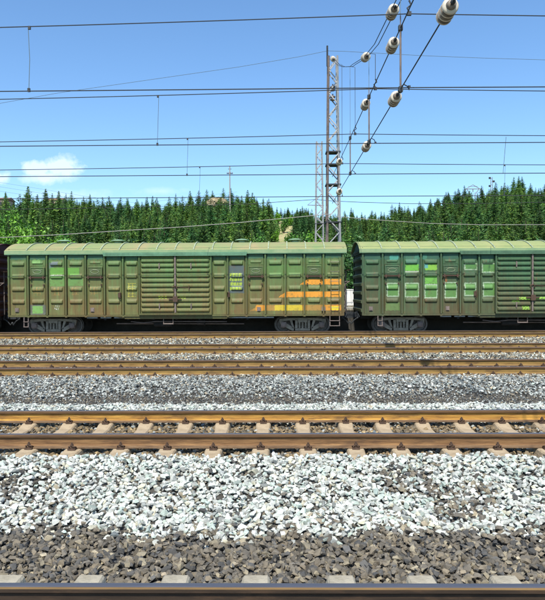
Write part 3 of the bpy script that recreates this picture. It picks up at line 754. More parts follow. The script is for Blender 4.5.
        t = MB(); t.tube([(-2.2, -1.3, .62), (-1.6, -1.3, .55), (-1.0, -1.3, .62), (2.4, -1.3, .60)], .022, 6); t.tube([(-3, -.9, .5), (3.2, -.9, .47)], .03, 6)
        t.bar((-.6, -1.5, .86), (-.6, -1.45, .52), .03); t.bar((-.15, -1.5, .86), (-.15, -1.45, .52), .03); t.bar((-.62, -1.47, .52), (-.13, -1.47, .52), .05)
        t.build('brake_rigging', M['galv_rust'], root)
    # hand brake at the right end
    t = MB(); t.box(HL + .02, HL + .36, -.95, -.25, 2.48, 2.52); t.bar((HL + .2, -.6, .95), (HL + .2, -.6, 3.05), .045)
    t.bar((HL + .05, -.95, 2.3), (HL + .3, -.95, 2.48), .03); t.bar((HL + .05, -.25, 2.3), (HL + .3, -.25, 2.48), .03)
    for z in (1.25, 1.6, 1.95): t.bar((HL + .05, -1.35, z), (HL + .05, -.9, z), .03)
    for y in (-1.35, -.9):  t.bar((HL + .08, y, 1.1), (HL + .08, y, 2.5), .03)
    hb = t.build('brake_stand', M['galv_rust'], root)
    wv = MB(); wv.tube([(HL + .2 + .2 * math.cos(a), -.6 + .2 * math.sin(a), 3.05) for a in np.linspace(0, 2 * PI, 17)], .018, 6)
    for a in (0, PI / 2, PI, 1.5 * PI): wv.bar((HL + .2, -.6, 3.05), (HL + .2 + .2 * math.cos(a), -.6 + .2 * math.sin(a), 3.05), .02)
    wv.build('brake_wheel', M['clip'], hb)
    return root
M['eave'] = mat('eave_board_paint', (.15, .26, .13), .7, var=.25, scale=2.5, col2=(.26, .33, .18))
M['rib'] = mat('roof_rib_paint', (.28, .33, .21), .7, var=.3, scale=4)
M['vent'] = mat('ventilator_paint', (.24, .38, .24), .7, var=.2, scale=4)
p1 = car_paint('weathered_olive_green_paint', (.066, .160, .050), (.160, .108, .038), zlo=1.1, zhi=4.6)
p1t = car_paint('weathered_olive_green_trim', (.052, .125, .040), (.115, .08, .03), attr=False, zlo=1.1, zhi=4.6)
p2 = car_paint('weathered_deep_green_paint', (.034, .104, .046), (.095, .075, .033), zlo=.9, zhi=4.0)
p2t = car_paint('weathered_deep_green_trim', (.038, .098, .046), (.09, .074, .036), attr=False)
p3 = car_paint('weathered_maroon_paint', (.16, .045, .04), (.13, .06, .05), attr=False)
r1 = mat('faded_green_roof_with_pink_rust', (.16, .255, .095), .75, scale=.9, col2=(.31, .25, .125), bump=.2)
r2 = mat('faded_yellow_green_roof', (.20, .265, .095), .75, scale=.9, col2=(.30, .31, .13), bump=.2)
r3 = mat('maroon_roof', (.09, .03, .03), .75, scale=.9, var=.3)
h1 = mat('old_green_trim', (.09, .20, .12), .7, var=.3, scale=3); h2 = mat('old_dark_green_trim', (.06, .13, .075), .7, var=.3, scale=3)
XC1 = (-12.93 + 2.99) / 2; XC2 = 3.85 + HL
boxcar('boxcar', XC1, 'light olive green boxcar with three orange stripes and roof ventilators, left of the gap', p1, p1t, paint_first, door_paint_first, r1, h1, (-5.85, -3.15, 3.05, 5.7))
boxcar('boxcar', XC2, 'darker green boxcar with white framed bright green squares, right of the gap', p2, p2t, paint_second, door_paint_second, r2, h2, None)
boxcar('boxcar', XC1 - 2 * HL - .86, 'dark maroon boxcar whose ribbed end shows at the left edge', p3, p3, paint_none, paint_none, r3, r3, None, detail=False)

# ------------------------------------------------------------------ added platform, cabinet
mb = MB(); mb.box(-60, 60, 31.93, 37.0, -1.0, .90); tag(mb.build('platform_wall', M['plat_wall']), kind='structure')  # wall added behind the boxcars to darken the view beneath them
mb = MB(); mb.box(-60, 60, 31.90, 37.05, .902, 1.0); tag(mb.build('platform', M['plat']), kind='structure')  # slab added on top of the dark wall
cb = empty('equipment_cabinet', (4.07, 34.9, 1.0)); tag(cb, 'small white equipment cabinet seen through the gap between the boxcars', 'cabinet')
mb = MB(); mb.box(-.24, .24, -.18, .18, .08, .98, 0); mb.build('cabinet_body', M['cab'], cb)
mb = MB(); mb.box(-.27, .27, -.21, .21, .982, 1.03); mb.build('cabinet_roof', M['cab'], cb)
mb = MB(); mb.box(-.22, -.01, -.195, -.182, .12, .94); mb.box(.01, .22, -.195, -.182, .12, .94); mb.build('cabinet_door', M['cab'], cb)
mb = MB(); mb.box(-.22, .22, -.15, .15, 0, .078); mb.build('plinth', M['plat'], cb)

# ------------------------------------------------------------------ overhead line
def tower(x, y, z0, z1, label, dark=False):
    root = empty('lattice_tower', (x, y, z0)); tag(root, label, 'tower', 'lattice towers behind the boxcars')
    H = z1 - z0; wb, wt = .40, .24
    def hw(z): return wb + (wt - wb) * z / H
    for sx in (-1, 1):
        for sy in (-1, 1):
            mb = MB(); b0, b1 = hw(0), hw(H)
            a = Vector((sx * b0, sy * b0, 0)); c = Vector((sx * b1, sy * b1, H))
            # angle iron: two flats
            mb.bar(a, c, .10, .014); mb.bar(a + Vector((sx * -.0, 0, 0)), c, .014, .10)
            mb.bar(a, c, .085, .085)
            mb.build('tower_leg', M['galv_rust'] if (dark and sx < 0) else M['galv'], root)  # left legs get darker steel to paint their shaded side
    br = MB(); z = .3; k = 0
    while z < H - .3:
        st = .62 + .2 * (1 - z / H); z2 = min(z + st, H - .05); a, b = hw(z), hw(z2)
        s = 1 if k % 2 else -1
        for sy in (-1, 1): br.bar((s * a, sy * a, z), (-s * b, sy * b, z2), .055)
        for sx in (-1, 1): br.bar((sx * a, s * a, z), (sx * b, -s * b, z2), .055)
        z = z2; k += 1
    br.build('bracing', M['galv'], root)
    for zz in ([H * .62, H * .57, H * .49, H * .34] if dark else [H * .5, H * .25]):
        b = hw(zz) + .05; pl = MB(); pl.box(-b - .06, b + .06, -b, b, zz - .035, zz + .035); 
        pl.build('tie_plate', M['iron'], root)
    ft = MB(); ft.box(-.6, .6, -.6, .6, -.3, .12); ft.build('footing', M['plat'], root)
    return root
tx, _ = P(333.3, 200, 34.2)
t1 = tower(tx, 34.2, 1.0, CZ + 13.1, 'tall dark legged lattice tower carrying the white insulators, right of the two', True)
tx2, _ = P(319.6, 200, 54)
t2 = tower(tx2, 54, .6, CZ + 13.2, 'thinner looking lattice tower standing further back, left of the two')
k = MB(); k.tube([(-.30, 0, 13.6), (-.30, 0, 14.75)], .05, 8); k.build('earth_wire_peak', M['iron'], t1)
# cantilever arm on the farther tower
arm = MB(); za = CZ + (290 - 205.5) * 54 / F - .6; arm.bar((-1.05, 0, za), (.42, 0, za - .05), .05); arm.bar((-1.0, 0, za + .05), (.30, 0, za + 1.0), .03); arm.build('bracket_arm', M['galv_rust'], t2)
ti = MB(); ti.lathe((.55, -.3, za - 1.2 + .3), (0, 0, 1), [(0, .06), (.05, .14), (.1, .06), (.15, .14), (.2, .06), (.3, .05)], 12); ti.build('post_insulator', M['porc'], t2, True)

X0 = 2.94; XM = 3.15
def wire(name, pts, r, label, cat='wire', group='overhead wires', m=None):
    o0 = Vector(pts[len(pts) // 2]); mb = MB(); mb.tube([Vector(p) - o0 for p in pts], r, 6)
    o = mb.build(name, m or M['wire'], None, True); o.location = o0
    tag(o, label, cat, group); return o
# ropes of the flexible head span, square to the tracks
ZL, ZU = CZ + 4.86, CZ + 6.34
wire('span_rope', [(X0, y, ZL) for y in (-9, 0, 15, 34)], .014, 'lower cross span rope through the big white insulators, running away to the dark tower', group='cross span ropes')
wire('span_rope', [(X0, y, ZU) for y in (-9, 0, 15, 34)], .014, 'upper cross span rope level with the tops of the hanging rods', group='cross span ropes')
CR = [(-9, 12.6), (-4, 10.2), (0, 8.6), (5, 7.45), (10, 7.0), (14.75, 7.1), (15.8, 7.2), (18.4, 7.43), (20.7, 7.92), (24.0, 8.9), (24.75, 9.1), (27.5, 10.1), (30, 11.1), (34, 13.0)]
cd = [a for a, b in CR]; cz = [b for a, b in CR]
def crz(d): return CZ + float(np.interp(d, cd, cz))
for dx in (-.06, .06):
    wire('span_rope', [(X0 + dx, d, CZ + z + abs(dx) * 0) for d, z in CR], .012, 'twin sagging cross span rope hung from the dark tower top, %s strand' % ('left' if dx < 0 else 'right'), group='cross span ropes')

def insulator(y, z, slope=0., n=4, R_=.145, x=X0, lab=''):
    root = empty('insulator_string', (x, y, z)); root.rotation_euler = (math.atan(slope), 0, 0)
    tag(root, lab, 'insulator', 'white insulator strings on the cross span')
    sp = .135; y0 = -sp * (n - 1) / 2
    for k in range(n):
        c = y0 + k * sp
        sh = MB(); sh.lathe((0, c, 0), (0, 1, 0), [(-.040, .045), (-.038, .07), (-.028, R_ * .80), (-.012, R_ * .96), (.002, R_), (.022, R_ * .985), (.026, R_ * .90), (.020, R_ * .74), (.022, .06)], 24)
        if k: sh.mi = [1 if (i // 24) in (0, 1, 2, 6, 7) else 0 for i in range(len(sh.f))]  # disc faces darkened to paint the shade in the gaps
        else: sh.mi = [1 if (i // 24) in (0, 6, 7) else 0 for i in range(len(sh.f))]
        sh.build('insulator_disc', [M['porc'], M['porc_d']], root, True)
    cp = MB(); pr = []
    for k in range(n): c = y0 + k * sp; pr += [(c - .085, R_ * .56), (c - .03, R_ * .62), (c + .018, R_ * .62), (c + .03, R_ * .5)]
    pr = [(pr[0][0] - .02, .05), (pr[0][0] - .01, .07)] + pr + [(pr[-1][0] + .02, .04)]
    pr[2] = (pr[2][0], .08)
    cp.lathe((0, 0, 0), (0, 1, 0), pr, 16)
    cp.build('metal_cap', M['porc_d'], root, True)
    ft = MB(); ft.tube([(0, -y0 + .02, 0), (0, -y0 + .2, 0)], [.028, .015], 8); ft.build('clevis', M['iron'], root, True); ft = MB()
    ft.tube([(0, y0 - .26, 0), (0, y0 - .09, 0)], [.015, .03], 8)
    #[(0, -y0 + .02, 0), (0, -y0 + .2, 0)], [.028, .015], 8)
    ft.lathe((0, y0 - .2, 0), (0, 1, 0), [(0, .02), (.02, .045), (.06, .045), (.08, .02)], 8)
    ft.build('clevis', M['iron'], root, True)
nm = 'white ribbed insulator string '
for y, l in ((10.66, 'largest and nearest, at the top edge of the view'), (15.5, 'on the lower rope, touching the two wires over the third track'),
             (20.6, 'on the lower rope, halfway up the sky beside a hanging rod'), (30.0, 'on the lower rope against the dark tower, lowest of all')):
    insulator(y, ZL, 0, lab=nm + l)
for y, l in ((10.8, 'on the upper rope above the top edge of the view'), (15.8, 'on the upper rope, left of the longest hanging rod'), (20.8, 'on the upper rope, middle of the three small ones'), (30.0, 'on the upper rope against the dark tower')):
    insulator(y, ZU, 0, lab=nm + l)
for y, l in ((15.8, 'on the sagging rope, nearest the top edge left of the rods'), (20.7, 'on the sagging rope, small one near the dark tower top')):
    insulator(y, crz(y), (crz(y + .5) - crz(y - .5)), lab=nm + l)
insulator(33.3, crz(33.3), .45, x=X0, lab=nm + 'at the very top of the dark tower')
# stacks inside the tower head
for zz, nmz in ((12.2, 'upper'), (11.65, 'lower')):
    s_ = MB(); s_.lathe((0, 0, zz), (0, 0, 1), [(0, .05), (.04, .15), (.09, .15), (.1, .06), (.16, .06), (.2, .15), (.25, .15), (.28, .05), (.4, .03)], 14); s_.build('head_insulator', M['porc_d'], t1, True)

# hanging rods with registration arms, and messenger hangers, one per wired track
WIRED = [(14.75, 4.90, 6.68, .00056, 'third', 'nearest and longest looking'), (19.95, 4.815, 6.60, .0005, 'fourth', 'second in size'), (25.3, 4.83, 6.50, .0004, 'fifth', 'third in size'), (30.6, 4.72, 6.38, .00035, 'sixth', 'smallest, beside the dark tower')]
for yc, zc, zm, sag, o_, size in WIRED:
    t = 'nearest pair' if o_ == 'third' else o_ + ' track'
    rt = empty('hanging_rod', (X0, yc, ZL)); tag(rt, 'grey vertical rod between the cross span ropes over the %s track, %s' % (o_, size.split(',')[0]), 'rod', 'registration rods')
    mb = MB(); mb.tube([(0, 0, -.02), (0, 0, 1.48)], .025, 8); mb.tube([(0, 0, 1.48), (0, 0, 1.78)], .014, 6); mb.build('rod_tube', M['galv_rust'], rt, True)
    mb = MB(); mb.box(-.05, .05, -.05, .05, 1.42, 1.54); mb.build('rod_clamp', M['iron'], rt); mb = MB(); mb.box(-.05, .05, -.05, .05, -.06, .06); mb.lathe((0, 0, -.02), (0, 1, 0), [(-.06, .06), (.06, .06)], 8); mb.build('rod_clamp', M['iron'], rt)
    mb = MB(); dzc = CZ + zc - ZL; mb.tube([(0, 0, .06), (.08, 0, .12), (.17, 0, .07), (.21, 0, -.02), (.21, 0, dzc + .02)], .014, 6); mb.box(.18, .24, -.02, .02, dzc - .01, dzc + .05)
    mb.build('registration_arm', M['iron'], rt, True)
    # messenger hanger from the sagging rope
    hg = empty('messenger_hanger', (XM, yc, CZ + zm)); tag(hg, 'thin dark hanger dropping from the sagging rope to the carrier wire of the %s track' % o_, 'hanger', 'carrier wire hangers')
    top = crz(yc) - (CZ + zm)
    mb = MB(); mb.tube([(-.21, 0, top), (0, 0, top - .03), (0, 0, .3)], .010, 5); mb.build('hanger_rod', M['wire'], hg)
    mb = MB(); mb.tube([(-.0, 0, .32), (.045, 0, .22), (-.045, 0, .14), (.0, 0, .04)], .022, 6); mb.box(-.05, .05, -.03, .03, -.04, .05); mb.build('hanger_clamp', M['iron'], hg, True)
    hg2 = empty('span_dropper', (X0, yc, ZU)); tag(hg2, 'fine vertical dropper from the sagging rope to the rod top over the %s track' % o_, 'dropper', 'cross span droppers')
    mb = MB(); mb.tube([(0, 0, crz(yc) - ZU), (0, 0, .05)], .008, 5); mb.build('dropper_wire', M['drop'], hg2)
    r = .0085 + yc * .0003
    wire('contact_wire', [(x, yc + (.2 if abs(x) > 20 else 0), CZ + zc - .0) for x in (-34, -20, XM, 22, 34)], r, 'straight contact wire over the %s track, lower of its pair' % o_)
    z0 = CZ + zm
    pts = [(x, yc, z0 - sag * abs(x - XM) * (50 - abs(x - XM))) for x in np.linspace(XM - 38, XM + 32, 36)]
    wire('carrier_wire', pts, r * .95, 'gently curved carrier wire over the %s track, upper of its pair' % o_)
    wz = lambda x: z0 - sag * abs(x - XM) * (50 - abs(x - XM))
    if o_ == 'third':
        pts = [(x, yc + .25, CZ + 4.93 - .00025 * (x - XM) ** 2 + .03) for x in np.linspace(-34, 34, 30)]
    drops = {'third': [-6.14, 9.5], 'fourth': [-4.05, 11.5], 'fifth': [-3.9], 'sixth': [-4.1, 11.3]}[o_]
    for x in drops:
        h = empty('wire_dropper', (x, yc, CZ + zc)); tag(h, 'thin dropper joining carrier and contact wire of the %s track, %s side' % (o_, 'left' if x < 0 else 'right'), 'dropper', 'wire droppers')
        mb = MB(); dz = wz(x) - CZ - zc; mb.tube([(0.0, 0, .0), (.0 + .03, 0, dz * .5), (.06 if o_ != 'third' else 0, 0, dz)], .009, 5); mb.build('dropper_wire', M['drop'], h)
        mb = MB(); mb.box(-.03, .03, -.02, .02, -.02, .07); mb.build('dropper_clip', M['iron'], h); mb = MB(); mb.box(0, .06, -.02, .02, dz - .07, dz + .01); mb.build('dropper_clip', M['iron'], h)
# the fifth track's far dropper hangs right of the rods
h = empty('wire_dropper', (9.3, 25.3, CZ + 4.83)); tag(h, 'thin slanting dropper joining the wires of the fifth track, right half of the sky', 'dropper', 'wire droppers')
mb = MB(); mb.tube([(0, 0, 0), (.12, 0, 1.5)], .011, 5); mb.build('dropper_wire', M['drop'], h)
# wires carried on the dark tower
def wpts(lst, d): return [(P(x, y, d)[0], d, P(x, y, d)[1]) for x, y in lst]
wire('earth_wire', wpts([(-60, 108), (0, 102), (60, 92), (150, 80), (240, 68), (300, 58.5), (328, 53)], 34.2), .011, 'thin slanting wire rising from the left up to the dark tower top', m=M['drop'])
wire('earth_wire', wpts([(328, 53), (345, 53.6), (420, 58.5), (480, 61.5), (545, 64), (640, 66)], 34.2), .011, 'thin wire running right from the dark tower top', m=M['drop'])
wire('feeder_cable', wpts([(-60, 239), (0, 236), (60, 233.5), (120, 230), (180, 226.7), (240, 222.5), (280, 219), (331, 214.5)], 33.6), .019, 'pale cable sagging in front of the trees, left of the dark tower', m=M['wire_p'])
wire('feeder_cable', wpts([(336, 217), (380, 221), (430, 224.5), (480, 226.2), (545, 226.5), (640, 224)], 33.6), .015, 'pale cable in front of the trees, right of the dark tower', m=M['wire_p'])
wire('far_wire', wpts([(-40, 208), (60, 207.5), (150, 206), (250, 204), (316, 200), (331, 201.5), (360, 203), (410, 204.8), (480, 205), (640, 203)], 53.7), .022, 'lowest dark wire in the sky, level with the tree tops')
def far_lines():
    for k in range(3):
        wire('power_line', [(P(x, y + k * 4.5, 120)[0], 120 + (x + 40) * .1, P(x, y + k * 4.5, 120)[1]) for x, y in ((-60, 172), (20, 181), (70, 187), (120, 191), (228, 170 + k * 0))][:5], .018,
             'faint far power line above the hill trees on the left, %s' % ('highest', 'middle', 'lowest')[k], m=M['drop'], group='faint far power lines')
# ------------------------------------------------------------------ hills and ground
prx = [-400, -60, 0, 27, 50, 75, 115, 150, 180, 220, 240, 252, 264, 275, 292, 320, 345, 380, 400, 420, 440, 452, 465, 478, 500, 515, 530, 545, 640, 900]
pry = [205, 199, 199, 196, 198, 197, 198, 200, 198, 192, 194, 194, 201, 206, 209, 211, 213, 211, 207, 203, 195, 191, 190, 193, 186, 183, 187, 190, 186, 200]
TREE_PX = 23
def ridge(X):
    x = 280.5 + X * F / 150
    tp = TREE_PX - 9 * np.exp(-((x - 294) / 26) ** 2)
    return (290 - (np.interp(x, prx, pry) + tp)) * 150 / F
def gz(X, Y):
    X = np.asarray(X, float); Y = np.asarray(Y, float)
    t = np.clip((Y - 42) / 108, 0, 1); R_ = ridge(X * np.where(Y > 20, 150 / np.clip(Y, 60, 150), 1) * .5 + X * .5)
    z = -1.3 + (R_ + 1.3) * t ** 1.15
    back = np.clip((Y - 150) / 160, 0, 1); z = z - (R_ + 1.3) * smooth(back) * .9
    z = z + wob(X, Y, .11, 2) * 1.1 * np.clip((Y - 50) / 40, 0, 1) * np.clip((420 - Y) / 200, 0, 1)
    return np.where(Y < 37.2, -2.6, z) + CZ
def in_clearing(X, Y):
    z = gz(X, Y); x = 280.5 + X * F / Y; y = 290 - (z - CZ) * F / Y
    return (Y > 74) & (((x > 273) & (x < 296) & (y > 219 + (x - 273) * .3) & (y < 247)) | ((x > 261) & (x < 270) & (y > 228) & (y < 242)) | ((x > 303) & (x < 311) & (y > 219) & (y < 226)))

def ground():
    ys = np.concatenate([np.linspace(-60, 36, 14), np.linspace(37.3, 180, 92), np.linspace(185, 900, 40)])
    xs = np.concatenate([np.linspace(-900, -110, 30), np.linspace(-106, 106, 116), np.linspace(110, 900, 30)])
    X, Y = np.meshgrid(xs, ys); Z = gz(X, Y)
    co = np.stack([X, Y, Z], -1).reshape(-1, 3); nx = len(xs); i = np.arange(len(ys) - 1)[:, None] * nx + np.arange(nx - 1)[None]
    f = np.stack([i, i + 1, i + nx + 1, i + nx], -1).reshape(-1, 4)
    me = np_mesh('hill_ground', co, f, 4); me.materials.append(M['ground']); me.materials.append(M['slope'])
    fc = co[f].mean(1); cl = in_clearing(fc[:, 0], np.clip(fc[:, 1], 40, 900)); me.polygons.foreach_set('material_index', cl.astype(np.int32))
    me.polygons.foreach_set('use_smooth', [True] * len(me.polygons))
    tag(link('hill_ground', me), kind='structure')
ground()

# conifers
def conifer_mesh(seed, slim):
    g = np.random.default_rng(seed); V, Fc, Cl = [], [], []
    z = .05; n = 0; lean = g.normal(0, .012, 2)
    while z < .995:
        t = (z - .05) / .945; rad = slim * ((1 - t) ** .80) * (1 - .30 * math.exp(-(t / .09) ** 2)) * g.uniform(.72, 1.22) + .003
        nb = max(3, int(12 * (1 - t) + 3)); a0 = g.uniform(0, 6.28)
        for k in range(nb):
            a = a0 + k * 2 * PI / nb + g.normal(0, .25); L_ = rad * g.uniform(.55, 1.25); up = (.35 * t - .42) * L_; tone = g.uniform(.62, 1.35)
            m_ = 4 if t < .8 else 2
            for q in range(m_):                       # sprays along the branch
                f0 = (q + .7) / m_ * g.uniform(.85, 1.1); c = np.array([math.cos(a) * L_ * f0 + lean[0] * t, math.sin(a) * L_ * f0 + lean[1] * t, z + up * f0 + g.normal(0, .004)])
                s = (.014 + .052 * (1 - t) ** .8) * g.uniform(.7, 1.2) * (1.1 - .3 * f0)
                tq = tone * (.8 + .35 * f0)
                for _ in range(2):
                    d1 = np.array([math.cos(a + g.normal(0, .6)), math.sin(a + g.normal(0, .6)), g.normal(-.15, .3) + .5 * t]); d2 = g.normal(size=3); d2 -= d1 * d2.dot(d1) / d1.dot(d1); d2 /= np.linalg.norm(d2) + 1e-6
                    V += [c - d1 * s * .5 - d2 * s * .36, c + d1 * s * 1.0, c - d1 * s * .5 + d2 * s * .36]; Fc.append((n, n + 1, n + 2)); n += 3
                    Cl += [tq] * 3
        z += g.uniform(.020, .034) * (1.15 - .5 * t)
    V = np.array(V); Cl = np.array(Cl)
    base = np.array([.070, .165, .040]); col = base[None] * Cl[:, None]
    warm = g.uniform(size=(len(V) // 3)).repeat(3) < .28; col[warm] = np.array([.15, .25, .045]) * Cl[warm][:, None]
    return V, np.array(Fc), np.concatenate([col, np.ones((len(V), 1))], 1)
CON = [conifer_mesh(10 + k, sl) for k, sl in enumerate((.21, .27, .34, .20, .30, .38))]
CONM = []
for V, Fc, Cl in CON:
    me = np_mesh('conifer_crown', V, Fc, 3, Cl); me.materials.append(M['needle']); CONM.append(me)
_n = M['needle'].node_tree; _b = _n.nodes['Principled BSDF']; _src = _b.inputs['Base Color'].links[0].from_socket
_oi = _n.nodes.new('ShaderNodeObjectInfo'); _mr = _n.nodes.new('ShaderNodeMapRange'); _mr.inputs[3].default_value = .62; _mr.inputs[4].default_value = 1.35
_vm = _n.nodes.new('ShaderNodeVectorMath'); _vm.operation = 'SCALE'; _n.links.new(_oi.outputs['Random'], _mr.inputs[0]); _n.links.new(_src, _vm.inputs[0]); _n.links.new(_mr.outputs[0], _vm.inputs[3]); 
_ge = _n.nodes.new('ShaderNodeNewGeometry'); _nz = _n.nodes.new('ShaderNodeTexNoise'); _nz.inputs['Scale'].default_value = .085; _nz.inputs['Detail'].default_value = 2
_n.links.new(_ge.outputs['Position'], _nz.inputs['Vector']); _r2 = _n.nodes.new('ShaderNodeMapRange'); _r2.inputs[1].default_value = .38; _r2.inputs[2].default_value = .62
_n.links.new(_nz.outputs['Fac'], _r2.inputs[0]); _cm = _n.nodes.new('ShaderNodeMix'); _cm.data_type = 'RGBA'; _cm.inputs[6].default_value = (.55, .70, .85, 1); _cm.inputs[7].default_value = (1.25, 1.12, .95, 1)
_n.links.new(_r2.outputs[0], _cm.inputs[0]); _v2 = _n.nodes.new('ShaderNodeVectorMath'); _v2.operation = 'MULTIPLY'; _n.links.new(_vm.outputs[0], _v2.inputs[0]); _n.links.new(_cm.outputs[2], _v2.inputs[1])
_n.links.new(_v2.outputs[0], _b.inputs['Base Color'])
tk = MB(); tk.tube([(0, 0, -.04), (0, 0, .5), (0, 0, .96)], [.018, .012, .002], 6); tro = tk.build('trunk_source', M['bark']); TRK = tro.data; bpy.data.objects.remove(tro); TRK.name = 'conifer_trunk'
def forest():
    g = np.random.default_rng(3); pts = []
    cell = 3.3
    for Y in np.arange(54, 186, cell):
        hw = .52 * Y + 9
        for X in np.arange(-hw, hw, cell):
            x, y = X + g.uniform(-1.6, 1.6), Y + g.uniform(-1.6, 1.6)
            if in_clearing(x, y): continue
            px_ = 280.5 + x * F / y
            hpx = -1
            if 208 < px_ < 236 and 128 < y < 150: continue          # the rock face on the ridge
            if y < 70 and px_ < 95 and g.uniform() < .75: continue    # room for the bright bushes
            if 264 < px_ < 312 and y < 80 and g.uniform() < .8: continue
            if 268 < px_ < 306 and y >= 80 and y < 104 and g.uniform() < .7: continue
            h = g.uniform(4.2, 8.2)
            cap = (290 - np.interp(px_, prx, pry)) * y / F - (float(gz(x, y)) - CZ)
            row = 290 - (float(gz(x, y)) - CZ) * F / y
            if 262 < px_ < 303 and row > 231: h = min(h, (290 - 232.5) * y / F - (float(gz(x, y)) - CZ) + g.uniform(-1.0, .5))
            elif 255 < px_ < 316 and y < 112: h = min(h, (290 - 233 - (abs(px_ - 285) / 6)) * y / F - (float(gz(x, y)) - CZ) + g.uniform(-.8, .5))
            h = min(h, cap * g.uniform(.66, 1.0) + g.uniform(-.9, .7))
            if y < 75: h = min(h, (290 - 222) * y / F - (gz(x, y) - CZ) + g.uniform(-1.2, .8))
            if h < 1.7: continue
            pts.append((x, y, float(gz(x, y)), h))
    # named tall trees on the skyline: photo column, tree top row
    for px_, top, d in ((27, 184, 118), (47, 187, 112), (59, 189, 120), (38, 193, 125), (5, 191, 128), (66, 192, 130), (72, 190, 128), (84, 195, 130), (36, 195, 110), (28, 184.5, 95), (46, 187, 92), (58, 189.5, 96), (52, 192, 90), (6, 190, 100), (20, 192, 96), (90, 193, 118), (98, 197, 110), (103, 196, 120), (110, 195, 110), (121, 196, 118), (128, 197, 125), (146, 196, 115), (152, 195, 112), (158, 197, 118), (169, 196, 118), (176, 193, 120), (183, 195, 112), (249, 190, 120), (252.5, 192, 122), (264, 198, 105), (269.5, 198.5, 108), (268, 200, 112),
                        (224, 187.5, 148), (213, 190, 150), (207, 189, 150), (232, 188, 150), (199, 190, 146), (191, 190, 150), (457, 190, 135), (464, 187, 138), (449, 195, 130), (512, 179, 150), (517, 178, 150), (521, 178.5, 152), (529, 185, 140), (536, 190, 150),
                        (494, 184, 140), (503, 184, 140), (482, 187, 140), (543, 186, 150), (392, 205, 150), (399, 203, 145), (419, 202, 140), (351, 208, 150), (354, 210, 140), (345, 211, 140), (303, 206, 162), (307, 208, 160), (312, 209, 160), (322, 213, 150), (277, 207, 165), (281, 208, 168), (285, 209, 165), (288, 208, 163), (293, 210, 165), (297, 208, 164), (296.5, 210, 122), (300, 209, 126), (304, 208.5, 122), (283, 216, 140), (272, 222, 100), (294, 228, 98), (8, 214, 60), (40, 212, 58), (36, 222, 52), (16, 226, 50), (52, 216, 60)):
        x, ztop = P(px_, top, d); z = float(gz(x, d)); h = ztop - z
        if 2 < h < 14: pts.append((x, d, z, h))
    pts = np.array(pts)
    inview = np.abs(pts[:, 0] / pts[:, 1] - (-8 / F)) < .47
    # size on screen and how openly it stands against what is behind
    score = pts[:, 3] / pts[:, 1] + (pts[:, 2] + pts[:, 3] - CZ) / pts[:, 1] * .6
    score = np.where(inview, score, -1)
    order = np.argsort(-score); ind = set(order[:270].tolist())
    ZN = [(-999, 14, 'at the far left edge'), (14, 52, 'above the left boxcar left end'), (52, 110, 'above the left boxcar first panels'), (110, 176, 'above the left boxcar left door leaf'),
          (176, 212, 'above the left boxcar right door leaf'), (212, 262, 'on the rock outcrop knoll'), (262, 315, 'around the bare tan slope'), (315, 350, 'behind the towers'),
          (350, 400, 'above the right boxcar left end'), (400, 455, 'left of the power pylon'), (455, 498, 'around the radio mast'), (498, 528, 'on the highest right crest'), (528, 9999, 'at the far right edge')]
    def where(i):
        x, y, z, h = pts[i]; px_ = 280.5 + x * F / y
        a = [n_ for l_, h_, n_ in ZN if l_ <= px_ < h_][0]
        b = 'on the skyline' if y > 120 else 'halfway downhill' if y > 80 else 'low on the hill'
        sz = 'tall' if h > 7.2 else 'short' if h < 5.2 else 'pointed'
        return a, b, sz
    sets = [(CONM[k], CON[k]) for k in range(6)]; V_, F_, C_ = [], [], []; off = 0
    for i, (x, y, z, h) in enumerate(pts):
        k = int(g.integers(0, 6)); a = g.uniform(0, 6.28); wd = g.uniform(.85, 1.15) * (h if h < 8 else 8 + (h - 8) * .4)
        if i in ind:
            r = empty('conifer_tree', (x, y, z), a); r.scale = (wd, wd, h)
            A, B, Sz = where(i)
            tag(r, '%s conifer %s, %s' % (Sz, B, A), 'tree', '%s conifers %s %s' % (Sz, B, A))
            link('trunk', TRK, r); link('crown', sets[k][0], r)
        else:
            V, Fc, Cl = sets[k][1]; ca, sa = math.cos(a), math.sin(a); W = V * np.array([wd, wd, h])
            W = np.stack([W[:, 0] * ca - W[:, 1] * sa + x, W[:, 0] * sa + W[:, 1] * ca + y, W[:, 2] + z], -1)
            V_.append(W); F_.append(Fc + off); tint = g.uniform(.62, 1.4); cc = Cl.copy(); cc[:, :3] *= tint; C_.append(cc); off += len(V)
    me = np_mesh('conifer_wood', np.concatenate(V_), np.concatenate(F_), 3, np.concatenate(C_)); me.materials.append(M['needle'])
    tag(link('conifer_wood', me), 'dense dark conifer wood covering the hill behind the boxcars', 'wood', kind='stuff')
    print('conifers', len(pts))
forest()

